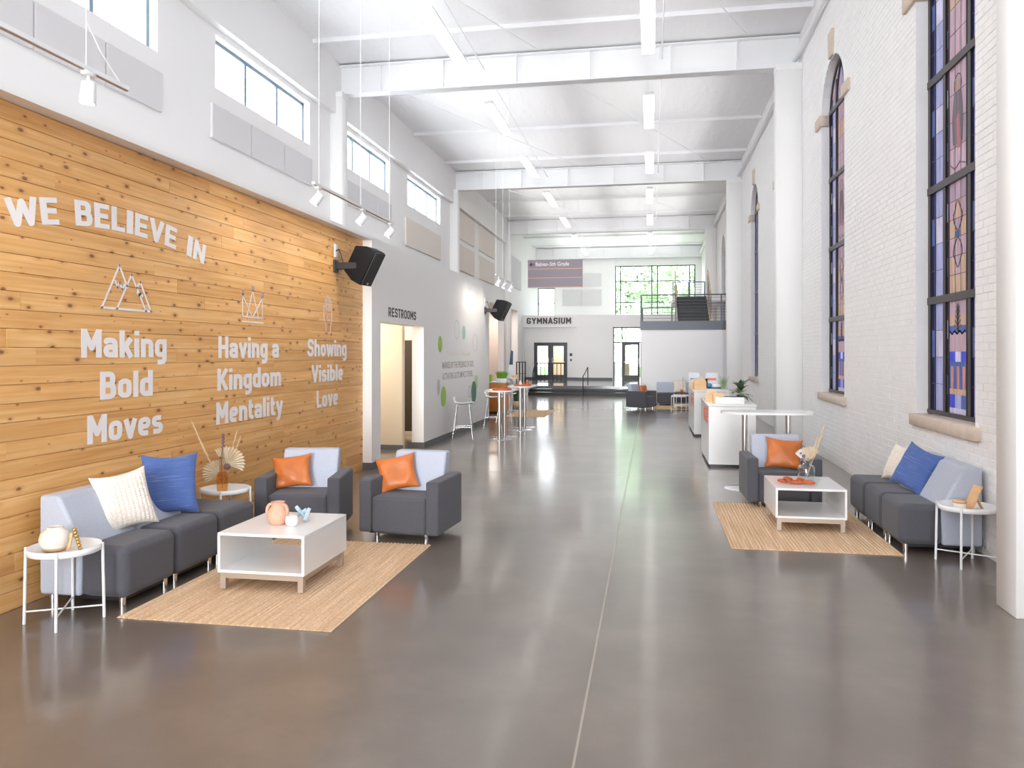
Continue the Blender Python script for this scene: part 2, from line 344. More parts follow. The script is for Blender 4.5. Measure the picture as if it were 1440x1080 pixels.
def rug_mat():
    m = mat('jute', srgb(214, 178, 138), .95, spec=.1); nt = m.node_tree; N = nt.nodes; L = nt.links; b = N['Principled BSDF']; tc = N['Texture Coordinate']
    def n(sc, d=3):
        q = N.new('ShaderNodeVectorMath'); q.operation = 'MULTIPLY'; q.inputs[1].default_value = sc; L.new(tc.outputs['Object'], q.inputs[0])
        x = N.new('ShaderNodeTexNoise'); x.inputs['Scale'].default_value = 1; x.inputs['Detail'].default_value = d; L.new(q.outputs[0], x.inputs['Vector']); return x.outputs['Fac']
    r = N.new('ShaderNodeValToRGB'); L.new(n((55, 1.2, 1)), r.inputs[0])
    for e, (p, c) in zip(r.color_ramp.elements, [(.3, srgb(204, 168, 132)), (.7, srgb(232, 204, 172))]): e.position = p; e.color = (*c, 1)
    r2 = N.new('ShaderNodeMapRange'); r2.inputs[1].default_value = .3; r2.inputs[2].default_value = .7; r2.inputs[3].default_value = .86; r2.inputs[4].default_value = 1.1; L.new(n((60, 30, 1), 2), r2.inputs[0])
    x = N.new('ShaderNodeVectorMath'); x.operation = 'SCALE'; L.new(r.outputs[0], x.inputs[0]); L.new(r2.outputs[0], x.inputs['Scale']); L.new(x.outputs[0], b.inputs['Base Color'])
    bp = N.new('ShaderNodeBump'); bp.inputs['Strength'].default_value = .6; bp.inputs['Distance'].default_value = .006; L.new(n((70, 40, 1), 2), bp.inputs['Height']); L.new(bp.outputs[0], b.inputs['Normal'])
    return m
JUTE = rug_mat()
def emis(name, col, s):
    m = bpy.data.materials.new(name); m.use_nodes = True; b = m.node_tree.nodes['Principled BSDF']; b.inputs['Base Color'].default_value = (.9, .9, .9, 1)
    b.inputs['Emission Color'].default_value = (*col, 1); b.inputs['Emission Strength'].default_value = s; return m
TUBE = emis('lamp_diffuser', (1, .965, .92), LIGHT_TUBE); SPOTE = emis('spot_lens', (1, .93, .82), 12)

# ---------------------------------------------------------------- text
_tc = {}
def text_mesh(name, txt, m, bold=.018, extr=.002, res=4, spacing=1.0):
    c = bpy.data.curves.new('txt', 'FONT'); c.body = txt; c.size = 1; c.offset = bold; c.extrude = 0; c.resolution_u = res; c.space_character = spacing
    o = bpy.data.objects.new('txt', c); COL.objects.link(o)
    bpy.context.view_layer.update()
    me = bpy.data.meshes.new_from_object(o.evaluated_get(bpy.context.evaluated_depsgraph_get()))
    COL.objects.unlink(o); bpy.data.objects.remove(o); me.materials.clear(); me.materials.append(m); me.name = name
    return me
CAP = None
def fit_text(name, txt, m, parent, Mfn, u0, u1, v0, cap, bold=.018, spacing=1.0, extr=.003):
    """place text so that it spans u0..u1 with baseline v0 and cap height cap; Mfn(u,v,w)->world"""
    global CAP
    if CAP is None:
        h = text_mesh('h', 'H', m, 0); zz = [v.co.y for v in h.vertices]; CAP = max(zz)-min(zz)
    me = text_mesh(name, txt, m, bold, spacing=spacing)
    xs = [v.co.x for v in me.vertices]; x0, x1 = min(xs), max(xs); sx = (u1-u0)/(x1-x0); sy = cap/(CAP+2*bold)
    # thin slab: keep front face and give it side walls
    bm_ = bmesh.new(); bm_.from_mesh(me)
    r = bmesh.ops.extrude_face_region(bm_, geom=bm_.faces[:]); 
    for g in r['geom']:
        if isinstance(g, bmesh.types.BMVert): g.co.z += 1
    bm_.to_mesh(me); bm_.free()
    me.polygons.foreach_set('use_smooth', [False]*len(me.polygons))
    for v in me.vertices:
        v.co = Vector(Mfn(u0+(v.co.x-x0)*sx, v0+v.co.y*sy+bold*sy, extr*(1 if v.co.z > .5 else 0)))
    return link(name, me, parent)

# ================================================================ SETTING
XL, XR, CZ = -7.1, 3.0, 8.42
YB, YF = -7.5, 48.9
# floor
fl = struct('floor', MB().box((-9.6, YB, -.2), (3.4, YF+.3, 0)), FLOORM)
for x in (-.345, ):
    MB().box((x-.006, YB, 0), (x+.006, 34.6, .0012)).build('floor_joint', JOINT, fl)
for y in (12.0, 22.4, 32.0):
    MB().box((-4.3, y-.005, 0), (2.5, y+.005, .0012)).build('floor_joint', JOINT, fl)
# ceiling with purlins
ce = struct('ceiling', MB().box((XL-.3, YB, CZ), (XR+.3, YF+.3, CZ+.15)), CEILM)
y = -5.8
while y < YF:
    if min(abs(y-b_) for b_ in (16.9-21.2, 16.9-10.6, 16.9, 27.5, 38.1, 48.6)) > .5:
        MB().box((XL, y-.035, CZ-.09), (XR, y+.035, CZ+.01)).build('purlin', CEILM, ce)
    y += 3.53
for x in (-3.62, .22):
    MB().cyl((x, YB+.2, 8.1), (x, 48.3, 8.1), .016, n=8).build('conduit', CEILW, ce)
for (ya, yb) in ((6.4, 16.6), (17.2, 27.2), (27.8, 37.8)):
    MB().cyl((-6.6, ya+.2, 8.3), (-2.4, yb-.2, 8.3), .012, n=6).build('brace_rod', CEILW, ce)
    MB().cyl((-2.4, ya+.2, 8.3), (1.9, yb-.2, 8.3), .012, n=6).build('brace_rod', CEILW, ce)
# beams and columns
BY = [-4.3, 6.3, 16.9, 27.5, 38.1, 48.55]
ordn = ['behind the entrance', 'over the front lounge', 'nearest in view', 'second in view', 'third in view', 'against the far wall']
for i, y in enumerate(BY):
    b = thing('ceiling_beam', 'white painted steel I-beam spanning the ceiling, the one '+ordn[i], 'beam', (-2, y, 7.72), 0, 'ceiling beams')
    b_ = MB().box((XL+2, -.13, 0), (XR+2, .13, .025)); b_.box((XL+2, -.13, .63), (XR+2, .13, .66)); b_.build('flange', CEILW, b)
    MB().box((XL+2, -.012, .025), (XR+2, .012, .63)).build('web', CEILW, b)
    for x in (-6.0, -4.55, -2.9, -1.3, .4, 1.75):
        MB().box((x+2-.008, -.12, .025), (x+2+.008, .12, .63)).build('stiffener', CEILW, b)
    if 0 < i < 5:
        for s in (0, 1):
            x0, x1 = ((-7.12, -6.82), (2.5, 3.0))[s]
            t = thing('column', ('white steel wall column on the window side, under the beam '+ordn[i]) if s == 0 else ('white boxed column against the brick wall, under the beam '+ordn[i]), 'column', ((x0+x1)/2, y-.12, 0), 0, 'columns')
            wx = (x1-x0)/2
            MB().rbox((-wx, -.2, 0), (wx, .12, 7.715), .006, 1).build('shaft', WHITE, t)
            MB().box((-wx-.004, -.215, 7.6), (wx+.004, .135, 7.72)).build('cap_plate', WHITE, t)
# near pillar on the right is the column at y=6.3 (x 2.5 .. 3)
# ---- upper left wall with clerestory openings
wins = [(y0, y0+3.62) for y0 in (-3.65, 1.52, 6.72, 11.88, 17.02, 22.24)]
Z0, Z1 = 6.25, 7.13
def strip_wall(mb, x0, x1, y0, y1, z0, z1, opens, oz0, oz1):
    mb.box((x0, y0, z0), (x1, y1, oz0)); mb.box((x0, y0, oz1), (x1, y1, z1))
    c = y0
    for (a, b) in opens:
        mb.box((x0, c, oz0), (x1, a, oz1)); c = b
    mb.box((x0, c, oz0), (x1, y1, oz1))
mb = MB()
strip_wall(mb, XL-.3, XL, YB, YF, 4.15, CZ, wins, Z0, Z1)
# below 4.15 : solid except two tan recesses
for (a, b) in ((YB, 29.0), (37.6, 38.6), (41.6, YF)):
    mb.box((XL-.3, a, 0), (XL, b, 4.15))
mb.box((XL, YB, 7.24), (XL+.14, 37.9, CZ))   # eave band
wl = struct('wall_left', mb, WALLW)
struct('wall_left_recess', MB().box((-9.5, 28.6, 0), (-9.3, 42.2, 4.4)).box((-9.5, 28.6, 0), (XL-.3, 29.0, 4.4)).box((-9.5, 41.6, 0), (XL-.3, 42.0, 4.4)).box((-9.5, 28.6, 4.15), (XL-.3, 42, 4.4)), TAN)
for i, (a, b) in enumerate(wins):
    wn = struct('window_%d' % (i+1), None, None, 'clerestory strip window of three panes high on the left wall')
    fm = MB()
    for y in (a, b): fm.box((XL-.2, min(y, y+.06 if y == a else y-.06), Z0), (XL-.14, max(y, y+.06 if y == a else y-.06), Z1))
    fm.box((XL-.2, a, Z0), (XL-.14, b, Z0+.05)); fm.box((XL-.2, a, Z1-.06), (XL-.14, b, Z1)); fm.build('window_frame', CLER, wn)
    pw = (b-a)/3
    for k in (1, 2): MB().box((XL-.2, a+pw*k-.035, Z0+.05), (XL-.13, a+pw*k+.035, Z1-.06)).build('mullion', CLER, wn)
    for k in range(3): MB().box((XL-.175, a+pw*k+.03, Z0+.04), (XL-.169, a+pw*(k+1)-.03, Z1-.05)).build('pane', GLASS, wn)
# acoustic panels on the upper left wall
ap = 0
def apanel(y0, y1, z0, z1, m, label, x=XL):
    o = MB().rbox((x, y0+.012, z0), (x+.05, y1-.012, z1), .008, 1, False).build('acoustic_panel', m, label=label, cat='acoustic panel', group='acoustic panels')
bays = [(6.75, 10.4, 'above the wood wall, near bay'), (11.7, 15.55, 'left of the first column in view'), (17.2, 20.7, 'right of the first column in view')]
for (a, b, nm) in bays:
    for k, pn in enumerate(('nearest of three', 'middle of three', 'farthest of three')):
        apanel(a+(b-a)/3*k, a+(b-a)/3*(k+1), 5.38, 5.95, PANELG, 'grey acoustic panel %s, %s' % (nm, pn))
apanel(21.95, 25.8, 5.02, 5.85, PANELB, 'large beige acoustic panel under the fourth clerestory window')
for (a, b, hn) in ((27.95, 30.95, 'nearer'), (31.85, 35.05, 'farther')):
    apanel(a, b, 6.15, 7.2, PANELB, 'beige acoustic panel past the second beam, upper row, %s one' % hn)
    apanel(a, b, 4.97, 5.95, PANELB, 'beige acoustic panel past the second beam, lower row, %s one' % hn)
apanel(38.8, 42.5, 5.3, 6.9, PANELG, 'pale grey acoustic panel high beside the far landing on the left wall')

# ---- lower left volume: wood wall + restroom wall, 3.68 high
VX_ = -4.38; VT = 3.70
mb = MB()
mb.box((XL, YB, 0), (-4.62, 12.25, VT))                    # core behind the wood
mb.box((-4.62, YB, 3.655), (VX_, 11.86, VT))               # soffit slab over the wood
mb.box((-4.62, 11.86, 0), (VX_, 12.27, VT))                # pier beyond the wood (jamb)
mb.box((-4.62, 12.27, 2.37), (VX_, 14.75, VT))             # header over the restroom portal
mb.box((-4.62, 14.75, 0), (VX_, 21.0, VT))
mb.box((XL, 12.25, 2.9), (-4.62, 21.0, VT))
mb.box((XL, 20.8, 0), (-4.62, 21.0, 2.9))
wr = struct('wall_restroom', mb, WALLW)
wi = struct('wall_restroom_inner', MB().box((-6.6, 12.25, 0), (-6.5, 20.8, 2.9)).box((-6.5, 17.2, 0), (-4.62, 17.3, 2.9)), BEIGE)
struct('wall_restroom_panel', MB().rbox((-5.9, 14.42, .0), (-4.70, 14.56, 2.8), .02, 2), BEIGE)
dr = struct('door_2', None, None, 'tall dark door panel at the back of the restroom portal')
MB().box((-5.62, 16.95, .01), (-4.66, 17.0, 2.15)).build('door_leaf', DOORB, dr)
MB().box((-5.60, 16.945, .01), (-4.68, 16.95, .1)).build('kick_plate', STEEL, dr)
area('restroom_fill', (-5.5, 15.6, 2.85), (0, 0, 0), .6, 1.6, 45, (1, .95, .86)); area('restroom_fill', (-5.5, 13.2, 2.85), (0, 0, 0), .6, 1.2, 30, (1, .95, .86))  # unseen lamps added to brighten the restroom interior
area('gymnasium_fill', (-5.0, 44.6, 3.6), (0, 0, 0), 1.6, .6, 60, (1, .96, .88)); area('recess_fill', (-8.3, 33, 4.1), (0, 0, 0), 1, 5, 90, (1, .97, .93)); area('recess_fill', (-8.3, 40, 4.1), (0, 0, 0), 1, 2, 50, (1, .95, .88))  # unseen lamps added to brighten the gymnasium room and the tan recesses
# baseboards
struct('baseboard_left', MB().box((VX_, 14.75, 0), (VX_+.012, 21.0, .11)).box((VX_, 11.86, 0), (VX_+.012, 12.27, .11)).box((-4.62, 11.85, 0), (VX_+.012, 11.862, .11)).box((-4.72, 14.738, 0), (VX_+.012, 14.75, .11)).box((-4.7, 20.99, 0), (VX_+.012, 21.012, .11)), BASEB)
struct('baseboard_panel', MB().box((-5.9, 14.405, 0), (-4.69, 14.42, .09)), BASEB)
# ---- wood wall
ww = struct('wall_wood', MB().box((-4.62, YB, 0), (-4.556, 11.86, 3.655)), WOODGAP)
rows = 27; ph = 3.652/rows
for r in range(rows):
    y = -1.6 - random.random()*1.5
    while y < 11.86:
        L_ = random.choice((1.4, 2.0, 2.6, 3.2, 3.9)) + random.random()*.5
        y1 = min(y+L_, 11.86)
        if 11.86-y1 < .35: y1 = 11.86
        x = -4.53 + random.uniform(-.0018, .0018); g = .0013
        MB().prism([(r*ph+g, -4.556), (r*ph+g, x-.003), (r*ph+g+.003, x), ((r+1)*ph-g-.003, x), ((r+1)*ph-g, x-.003), ((r+1)*ph-g, -4.556)], 'y', 0, 1)
        m_ = MB(); z0, z1 = r*ph+g, (r+1)*ph-g
        pts = [(z0, -4.556), (z0, x-.003), (z0+.003, x), (z1-.003, x), (z1, x-.003), (z1, -4.556)]
        n = len(pts); V = [(p[1], y+.0008, p[0]) for p in pts]+[(p[1], y1-.0008, p[0]) for p in pts]
        F = [(i, (i+1) % n, n+(i+1) % n, n+i) for i in range(n-1)] + [tuple(range(n))[::-1], tuple(range(n, 2*n))]
        m_.add(V, F); m_.build('plank', WOODM, ww)
        y = y1
        if y >= 11.86: break
WT = lambda u, v, w_: (-4.5272+w_, u, v)
LET = []
for txt, u0, u1, v0 in (('Making', 5.60, 6.73, 1.815), ('Bold', 5.82, 6.52, 1.462), ('Moves', 5.67, 6.67, 1.105),
                        ('Having a', 7.63, 9.00, 1.80), ('Kingdom', 7.61, 9.06, 1.452), ('Mentality', 7.59, 9.10, 1.095),
                        ('Showing', 9.82, 11.18, 1.81), ('Visible', 9.95, 11.04, 1.455), ('Love', 10.11, 10.85, 1.10)):
    LET.append((txt, u0, u1, v0))
# WE BELIEVE IN on an arch
R_ = 5.3; cy, cz = 6.13, 2.905-R_
ARC = []; word = 'WE BELIEVE IN'; wd = {' ': .125, 'I': .085, 'W': .285, 'L': .165, 'E': .178, 'B': .19, 'V': .2, 'N': .2}
tot = sum(wd[c]+.022 for c in word); s_ = 2.52/tot; u = -2.52/2
for c in word:
    wc = wd[c]*s_
    if c != ' ':
        am = (u+wc/2)/R_
        def AR(a, b, w_, am=am, u=u, wc=wc):
            la = a-wc/2; rr = R_+b
            return (-4.5272+w_, cy+math.sin(am)*rr+math.cos(am)*la, cz+math.cos(am)*rr-math.sin(am)*la)
        ARC.append((c, AR, wc))
    u += wc+.022*s_
HS = .098
def rnd_path(p, r, closed=False):
    out = []; n = len(p)
    for i in range(n):
        if not closed and i in (0, n-1): out.append(Vector(p[i])); continue
        a, b, c = Vector(p[i-1]), Vector(p[i]), Vector(p[(i+1) % n]); d1 = (a-b); d2 = (c-b); rr = min(r, d1.length*.5 if (closed or i-1 > 0) else d1.length*.98, d2.length*.5 if (closed or i+1 < n-1) else d2.length*.98)
        s0 = b+d1.normalized()*rr; s1 = b+d2.normalized()*rr
        for k in range(7): t = k/6; out.append(s0*(1-t)**2+b*2*t*(1-t)+s1*t*t)
    if closed: out.append(out[0])
    return out
def O_(x0, x1, y0, y1, r): return ('c', [(x0, y0), (x1, y0), (x1, y1), (x0, y1)], r)
def P_(*p, r=.16): return ('o', list(p), r)
h_ = HS; c_ = 1-HS; x_ = .72-HS; W_ = .44
GL = {
 'M': (.71, [P_((h_, 0), (h_, 1)), P_((.71-h_, 0), (.71-h_, 1)), P_((h_+.01, .93), (.355, .34), (.70-h_, .93), r=0)]),
 'a': (.53, [P_((.10, .575), (.12, x_), (W_-.01, x_), (W_-.01, 0), r=.15), P_((W_-.01, .38), (h_, .38), (h_, h_), (W_-.01, h_), r=.13)]),
 'k': (.52, [P_((h_, 0), (h_, 1)), P_((.45, .71), (.13, .28), r=0), P_((.22, .42), (.46, .0), r=0)]),
 'i': (.2, [P_((h_, 0), (h_, .72)), P_((h_, .83), (h_, 1.0))]), 'l': (.2, [P_((h_, 0), (h_, 1))]), 'I': (.2, [P_((h_, 0), (h_, 1))]),
 'n': (.53, [P_((h_, 0), (h_, .72)), P_((h_, .4), (h_, x_), (W_-.01, x_), (W_-.01, 0), r=.17)]),
 'm': (.80, [P_((h_, 0), (h_, .72)), P_((h_, .4), (h_, x_), (.40, x_), (.40, 0), r=.15), P_((.40, .4), (.40, x_), (.80-h_, x_), (.80-h_, 0), r=.15)]),
 'h': (.53, [P_((h_, 0), (h_, 1)), P_((h_, .4), (h_, x_), (W_-.01, x_), (W_-.01, 0), r=.17)]),
 'g': (.53, [O_(h_, W_-.01, h_-.0, x_, .16), P_((W_-.01, .72), (W_-.01, -.2), (.12, -.2), r=.16)]),
 'd': (.53, [O_(h_, W_-.01, h_, x_, .16), P_((W_-.01, 0), (W_-.01, 1))]), 'o': (.53, [O_(h_, W_-.01, h_, x_, .17)]),
 'b': (.53, [O_(h_, W_-.01, h_, x_, .16), P_((h_, 0), (h_, 1))]),
 'e': (.53, [P_((h_, .36), (W_-.01, .36), (W_-.01, x_), (h_, x_), (h_, h_), (W_-.02, h_), r=.16)]),
 's': (.49, [P_((.41, x_), (h_-.01, x_), (h_-.01, .375), (.40, .345), (.40, h_), (.06, h_), r=.12)]),
 'v': (.52, [P_((.07, .72), (.26, .06), (.45, .72), r=0)]), 'w': (.76, [P_((.07, .72), (.22, .06), (.38, .62), (.54, .06), (.69, .72), r=0)]),
 'y': (.52, [P_((.07, .72), (.27, .08), r=0), P_((.46, .72), (.22, -.2), (.08, -.2), r=.08)]),
 't': (.36, [P_((.14, .95), (.14, h_), (.33, h_), r=.14), P_((.02, x_+.01), (.33, x_+.01))]),
 'B': (.58, [P_((h_, 0), (h_, 1)), P_((h_, c_), (.45, c_), (.45, .52), (h_, .52), r=.15), P_((h_, .52), (.48, .52), (.48, h_), (h_, h_), r=.16)]),
 'H': (.60, [P_((h_, 0), (h_, 1)), P_((.60-h_, 0), (.60-h_, 1)), P_((h_, .5), (.5, .5))]),
 'K': (.60, [P_((h_, 0), (h_, 1)), P_((.53, .99), (.14, .38), r=0), P_((.24, .52), (.54, .01), r=0)]),
 'S': (.58, [P_((.50, .78), (.47, c_), (h_, c_), (h_, .53), (.48, .48), (.48, h_), (h_, h_), (.07, .24), r=.15)]),
 'V': (.62, [P_((.07, 1), (.31, .06), (.55, 1), r=0)]), 'L': (.50, [P_((h_, 0), (h_, 1)), P_((h_, h_), (.5, h_))]),
 'W': (.90, [P_((.07, 1), (.25, .06), (.45, .86), (.65, .06), (.83, 1), r=0)]),
 'E': (.53, [P_((h_, 0), (h_, 1)), P_((h_, c_), (.52, c_)), P_((h_, .51), (.48, .51)), P_((h_, h_), (.52, h_))]),
 'N': (.62, [P_((h_, 0), (h_, 1)), P_((.62-h_, 0), (.62-h_, 1)), P_((h_, .94), (.62-h_, .06), r=0)]),
 'R': (.58, [P_((h_, 0), (h_, 1)), P_((h_, c_), (.46, c_), (.46, .44), (h_, .44), r=.15), P_((.28, .44), (.50, .01), r=0)]),
 'T': (.54, [P_((.27, 0), (.27, 1)), P_((.0, c_), (.54, c_))]), 'O': (.60, [O_(h_, .60-h_, h_, c_, .19)]), 'U': (.59, [P_((h_, 1), (h_, h_), (.59-h_, h_), (.59-h_, 1), r=.19)]),
 'G': (.60, [P_((.50, .76), (.50, c_), (h_, c_), (h_, h_), (.50, h_), (.50, .47), (.33, .47), r=.17)]),
 'Y': (.60, [P_((.06, 1), (.30, .47), (.54, 1), r=0), P_((.30, .47), (.30, 0))]), 'A': (.62, [P_((.06, 0), (.31, .95), (.56, 0), r=0), P_((.16, .27), (.46, .27))]),
 ' ': (.20, []) }
def din(name, txt, m, parent, Mfn, u0, u1, v0, cap, extr=.002, track=.07):
    wt = sum(GL[c][0] for c in txt)+track*(len(txt)-1); sx = (u1-u0)/wt; x = 0; mb_ = MB(); k = [0]
    def emit(pts2):
        k[0] += 1; e = extr+k[0]*2e-6; n = len(pts2)
        q = [(u0+p[0]*sx, v0+p[1]*cap) for p in pts2]
        mb_.add([Mfn(a, b, 0) for a, b in q]+[Mfn(a, b, e) for a, b in q], [tuple(range(n, 2*n))]+[(i, (i+1) % n, n+(i+1) % n, n+i) for i in range(n)])
    for c in txt:
        wc, st_ = GL[c]
        for (kind, p, r) in st_:
            q = rnd_path(p, r, kind == 'c') if (r or kind == 'c') else [Vector(v) for v in p]
            q = [Vector((v[0]+x, v[1])) for v in q]; n = len(q)
            for i in range(n-1):
                d = (q[i+1]-q[i]); 
                if d.length < 1e-6: continue
                d.normalize(); nn = Vector((-d.y, d.x))*HS; emit([q[i]-nn, q[i+1]-nn, q[i+1]+nn, q[i]+nn])
                if i < n-2 or kind == 'c': emit([(q[i+1].x+HS*math.cos(t*PI/5), q[i+1].y+HS*math.sin(t*PI/5)) for t in range(10)])
        x += wc+track
    return mb_.build(name, m, parent)
def strokes(name, segs, parent, m, wdt=.016, P=None):
    P = P or (lambda a, b: (-4.5268, a, b)); mb_ = MB()
    for (a, b) in segs:
        a = Vector(a); b = Vector(b); d = (b-a).normalized(); n = Vector((-d.y, d.x))*wdt/2; e = d*wdt/2
        q = [a-e-n, b+e-n, b+e+n, a-e+n]
        lo = [P(*v) for v in q]; hi = [(v[0]+.002, v[1], v[2]) for v in lo]
        mb_.add(lo+hi, [(0,1,2,3), (4,5,6,7), (0,1,5,4), (1,2,6,5), (2,3,7,6), (3,0,4,7)])
    return mb_.build(name, m, parent)
for (txt, u0, u1, v0) in LET: din('lettering', txt, LTEXT, ww, WT, u0, u1, v0, .235)
for (c, AR, wc) in ARC: din('lettering', c, LTEXT, ww, AR, 0, wc, 0, .205)
mt = [((5.84, 2.235), (6.49, 2.235)), ((5.84, 2.235), (6.06, 2.61)), ((6.06, 2.61), (6.165, 2.43)), ((6.03, 2.235), (6.22, 2.545)), ((6.22, 2.545), (6.42, 2.235)),
      ((6.285, 2.43), (6.34, 2.49)), ((6.34, 2.49), (6.49, 2.235)), ((6.01, 2.47), (6.035, 2.42)), ((6.035, 2.42), (6.065, 2.46)), ((6.065, 2.46), (6.095, 2.41)), ((6.095, 2.41), (6.13, 2.45)),
      ((6.30, 2.39), (6.325, 2.37)), ((6.325, 2.37), (6.345, 2.39)), ((6.345, 2.39), (6.37, 2.37))]
strokes('mountain_emblem', mt, ww, LTEXT, .02)
cr = [((8.12, 2.21), (8.60, 2.21)), ((8.13, 2.265), (8.58, 2.265)), ((8.13, 2.265), (8.13, 2.52)), ((8.58, 2.265), (8.58, 2.52)),
      ((8.13, 2.50), (8.355, 2.265)), ((8.58, 2.50), (8.355, 2.265)), ((8.355, 2.57), (8.22, 2.265)), ((8.355, 2.57), (8.49, 2.265))]
for (a, b) in ((8.13, 2.54), (8.355, 2.60), (8.58, 2.54)):
    for k in range(8): cr.append(((a+.025*math.cos(k*PI/4), b+.025*math.sin(k*PI/4)), (a+.025*math.cos((k+1)*PI/4), b+.025*math.sin((k+1)*PI/4))))
strokes('crown_emblem', cr, ww, LTEXT, .016)
hd = []
def poly(p): hd.extend([(p[i], p[i+1]) for i in range(len(p)-1)])
poly([(10.42, 2.15), (10.42, 2.23), (10.36, 2.33), (10.34, 2.50), (10.36, 2.52), (10.39, 2.5), (10.40, 2.40)])
poly([(10.40, 2.40), (10.40, 2.60), (10.425, 2.62), (10.45, 2.60), (10.45, 2.46)])
poly([(10.45, 2.60), (10.45, 2.65), (10.48, 2.67), (10.505, 2.65), (10.505, 2.46)])
poly([(10.505, 2.63), (10.53, 2.65), (10.56, 2.63), (10.56, 2.46)])
poly([(10.56, 2.58), (10.585, 2.6), (10.615, 2.58), (10.62, 2.34), (10.57, 2.23), (10.57, 2.15)])
for k in range(8): hd.append(((10.49+.04*math.cos(k*PI/4), 2.35+.045*math.sin(k*PI/4)), (10.49+.04*math.cos((k+1)*PI/4), 2.35+.045*math.sin((k+1)*PI/4))))
strokes('hand_emblem', hd, ww, LTEXT, .013)
# restroom lettering and mural
RT = lambda u, v, w_: (VX_+.0005+w_, u, v)
din('lettering', 'RESTROOMS', DTEXT, wr, RT, 12.66, 14.24, 2.475, .16, .001, .10)
def capsule(y0, y1, z0, z1, m, outline=False, flat_l=False):
    cy_, r = (y0+y1)/2, (y1-y0)/2; pts = []; q_ = min(r*1.2, (z1-z0)*.48)
    for k in range(13): a = PI*k/12; pts.append((cy_+r*math.cos(a), z1-q_+q_*math.sin(a)))
    for k in range(13): a = PI+PI*k/12; pts.append((cy_+r*math.cos(a), z0+q_+q_*math.sin(a)))
    if outline:
        return strokes('mural_shape', [(pts[i], pts[(i+1) % len(pts)]) for i in range(len(pts))], wr, m, .012, lambda a, b: (VX_+.0008, a, b))
    n = len(pts); lo = [(VX_+.0008, p[0], p[1]) for p in pts]; hi = [(VX_+.003, p[0], p[1]) for p in pts]
    MB().add(lo+hi, [tuple(range(n, 2*n))]+[(i, (i+1) % n, n+(i+1) % n, n+i) for i in range(n)]).build('mural_shape', m, wr)
k_ = VX_/-4.5
def mur(y0, y1, z0, z1, m, outline=False):   # re-project measured at x=-4.5 onto the wall plane
    f_ = lambda z: 1.85+(z-1.85)*k_
    capsule(y0*k_, y1*k_, f_(z0), f_(z1), m, outline)
mur(16.21, 16.55, 1.87, 2.23, LIME); mur(17.65, 18.1, 2.2, 2.63, AQUA, True); mur(18.4, 18.72, 2.18, 2.53, AQUA); mur(19.55, 20.04, 1.91, 2.35, PALEG, True)
mur(16.13, 16.38, .95, 1.3, PALEG); mur(16.43, 16.89, .68, 1.13, LIME); mur(19.05, 19.3, .75, 1.03, TEAL, True); mur(19.36, 19.93, .57, 1.14, TEAL)
for k in range(9): MB().box((VX_+.0008, 19.7*k_, .98+k*.036), (VX_+.003, 20.1*k_, .998+k*.036)).build('mural_stripe', LIME, wr)
fit_text('lettering', 'Transformed by the gospel', CREAMT, wr, RT, 16.5, 18.7, 1.80, .09, .01, extr=.002)
fit_text('lettering', 'MARKED BY THE PRESENCE OF GOD,', GREYT, wr, RT, 16.13, 19.1, 1.525, .14, .012, extr=.002)
fit_text('lettering', 'ACTIVATING US TO IMPACT OTHERS.', GREYT, wr, RT, 16.13, 19.0, 1.285, .14, .012, extr=.002)

# ---- brick wall on the right with arched stained glass windows
WC = [8.85+5.07*k for k in range(-2, 8)]; HW = .84; ZS, ZA = 1.16, 6.02
seg = 14
def arch_pts(c, r=HW): return [(c+r*math.cos(PI*k/seg), ZA+r*math.sin(PI*k/seg)) for k in range(seg+1)]  # far -> near
mb = MB(); X0 = 3.005
def quadX(mb_, pts, x=X0): mb_.add([(x, p[0], p[1]) for p in pts], [tuple(range(len(pts)))])
c0 = YB
for c in WC:
    quadX(mb, [(c0, 0), (c-HW, 0), (c-HW, CZ), (c0, CZ)]); quadX(mb, [(c-HW, 0), (c+HW, 0), (c+HW, ZS), (c-HW, ZS)])
    A = arch_pts(c)
    for k in range(seg): quadX(mb, [A[k+1], A[k], (A[k][0], CZ), (A[k+1][0], CZ)])
    c0 = c+HW
quadX(mb, [(c0, 0), (YF, 0), (YF, CZ), (c0, CZ)])
wrt = struct('wall_right', mb, MORTAR)
# outer skin (gives the wall real thickness) and reveals
for i, c in enumerate(WC):
    rv = MB(); A = [(c+HW, ZS)] + arch_pts(c) + [(c-HW, ZS)]
    for k in range(len(A)-1):
        (a, b), (a2, b2) = A[k], A[k+1]; rv.add([(3.0, a, b), (3.3, a, b), (3.3, a2, b2), (3.0, a2, b2)], [(0, 1, 2, 3)])
    rv.build('reveal', BRICKM, wrt)
mo = MB(); c0 = YB
for c in WC:
    mo.box((3.29, c0, 0), (3.35, c-HW, CZ)); mo.box((3.29, c-HW, 0), (3.35, c+HW, ZS)); mo.box((3.29, c-HW, ZA+HW), (3.35, c+HW, CZ)); c0 = c+HW
mo.box((3.29, c0, 0), (3.35, YF, CZ)); mo.build('outer_skin', MORTAR, wrt)
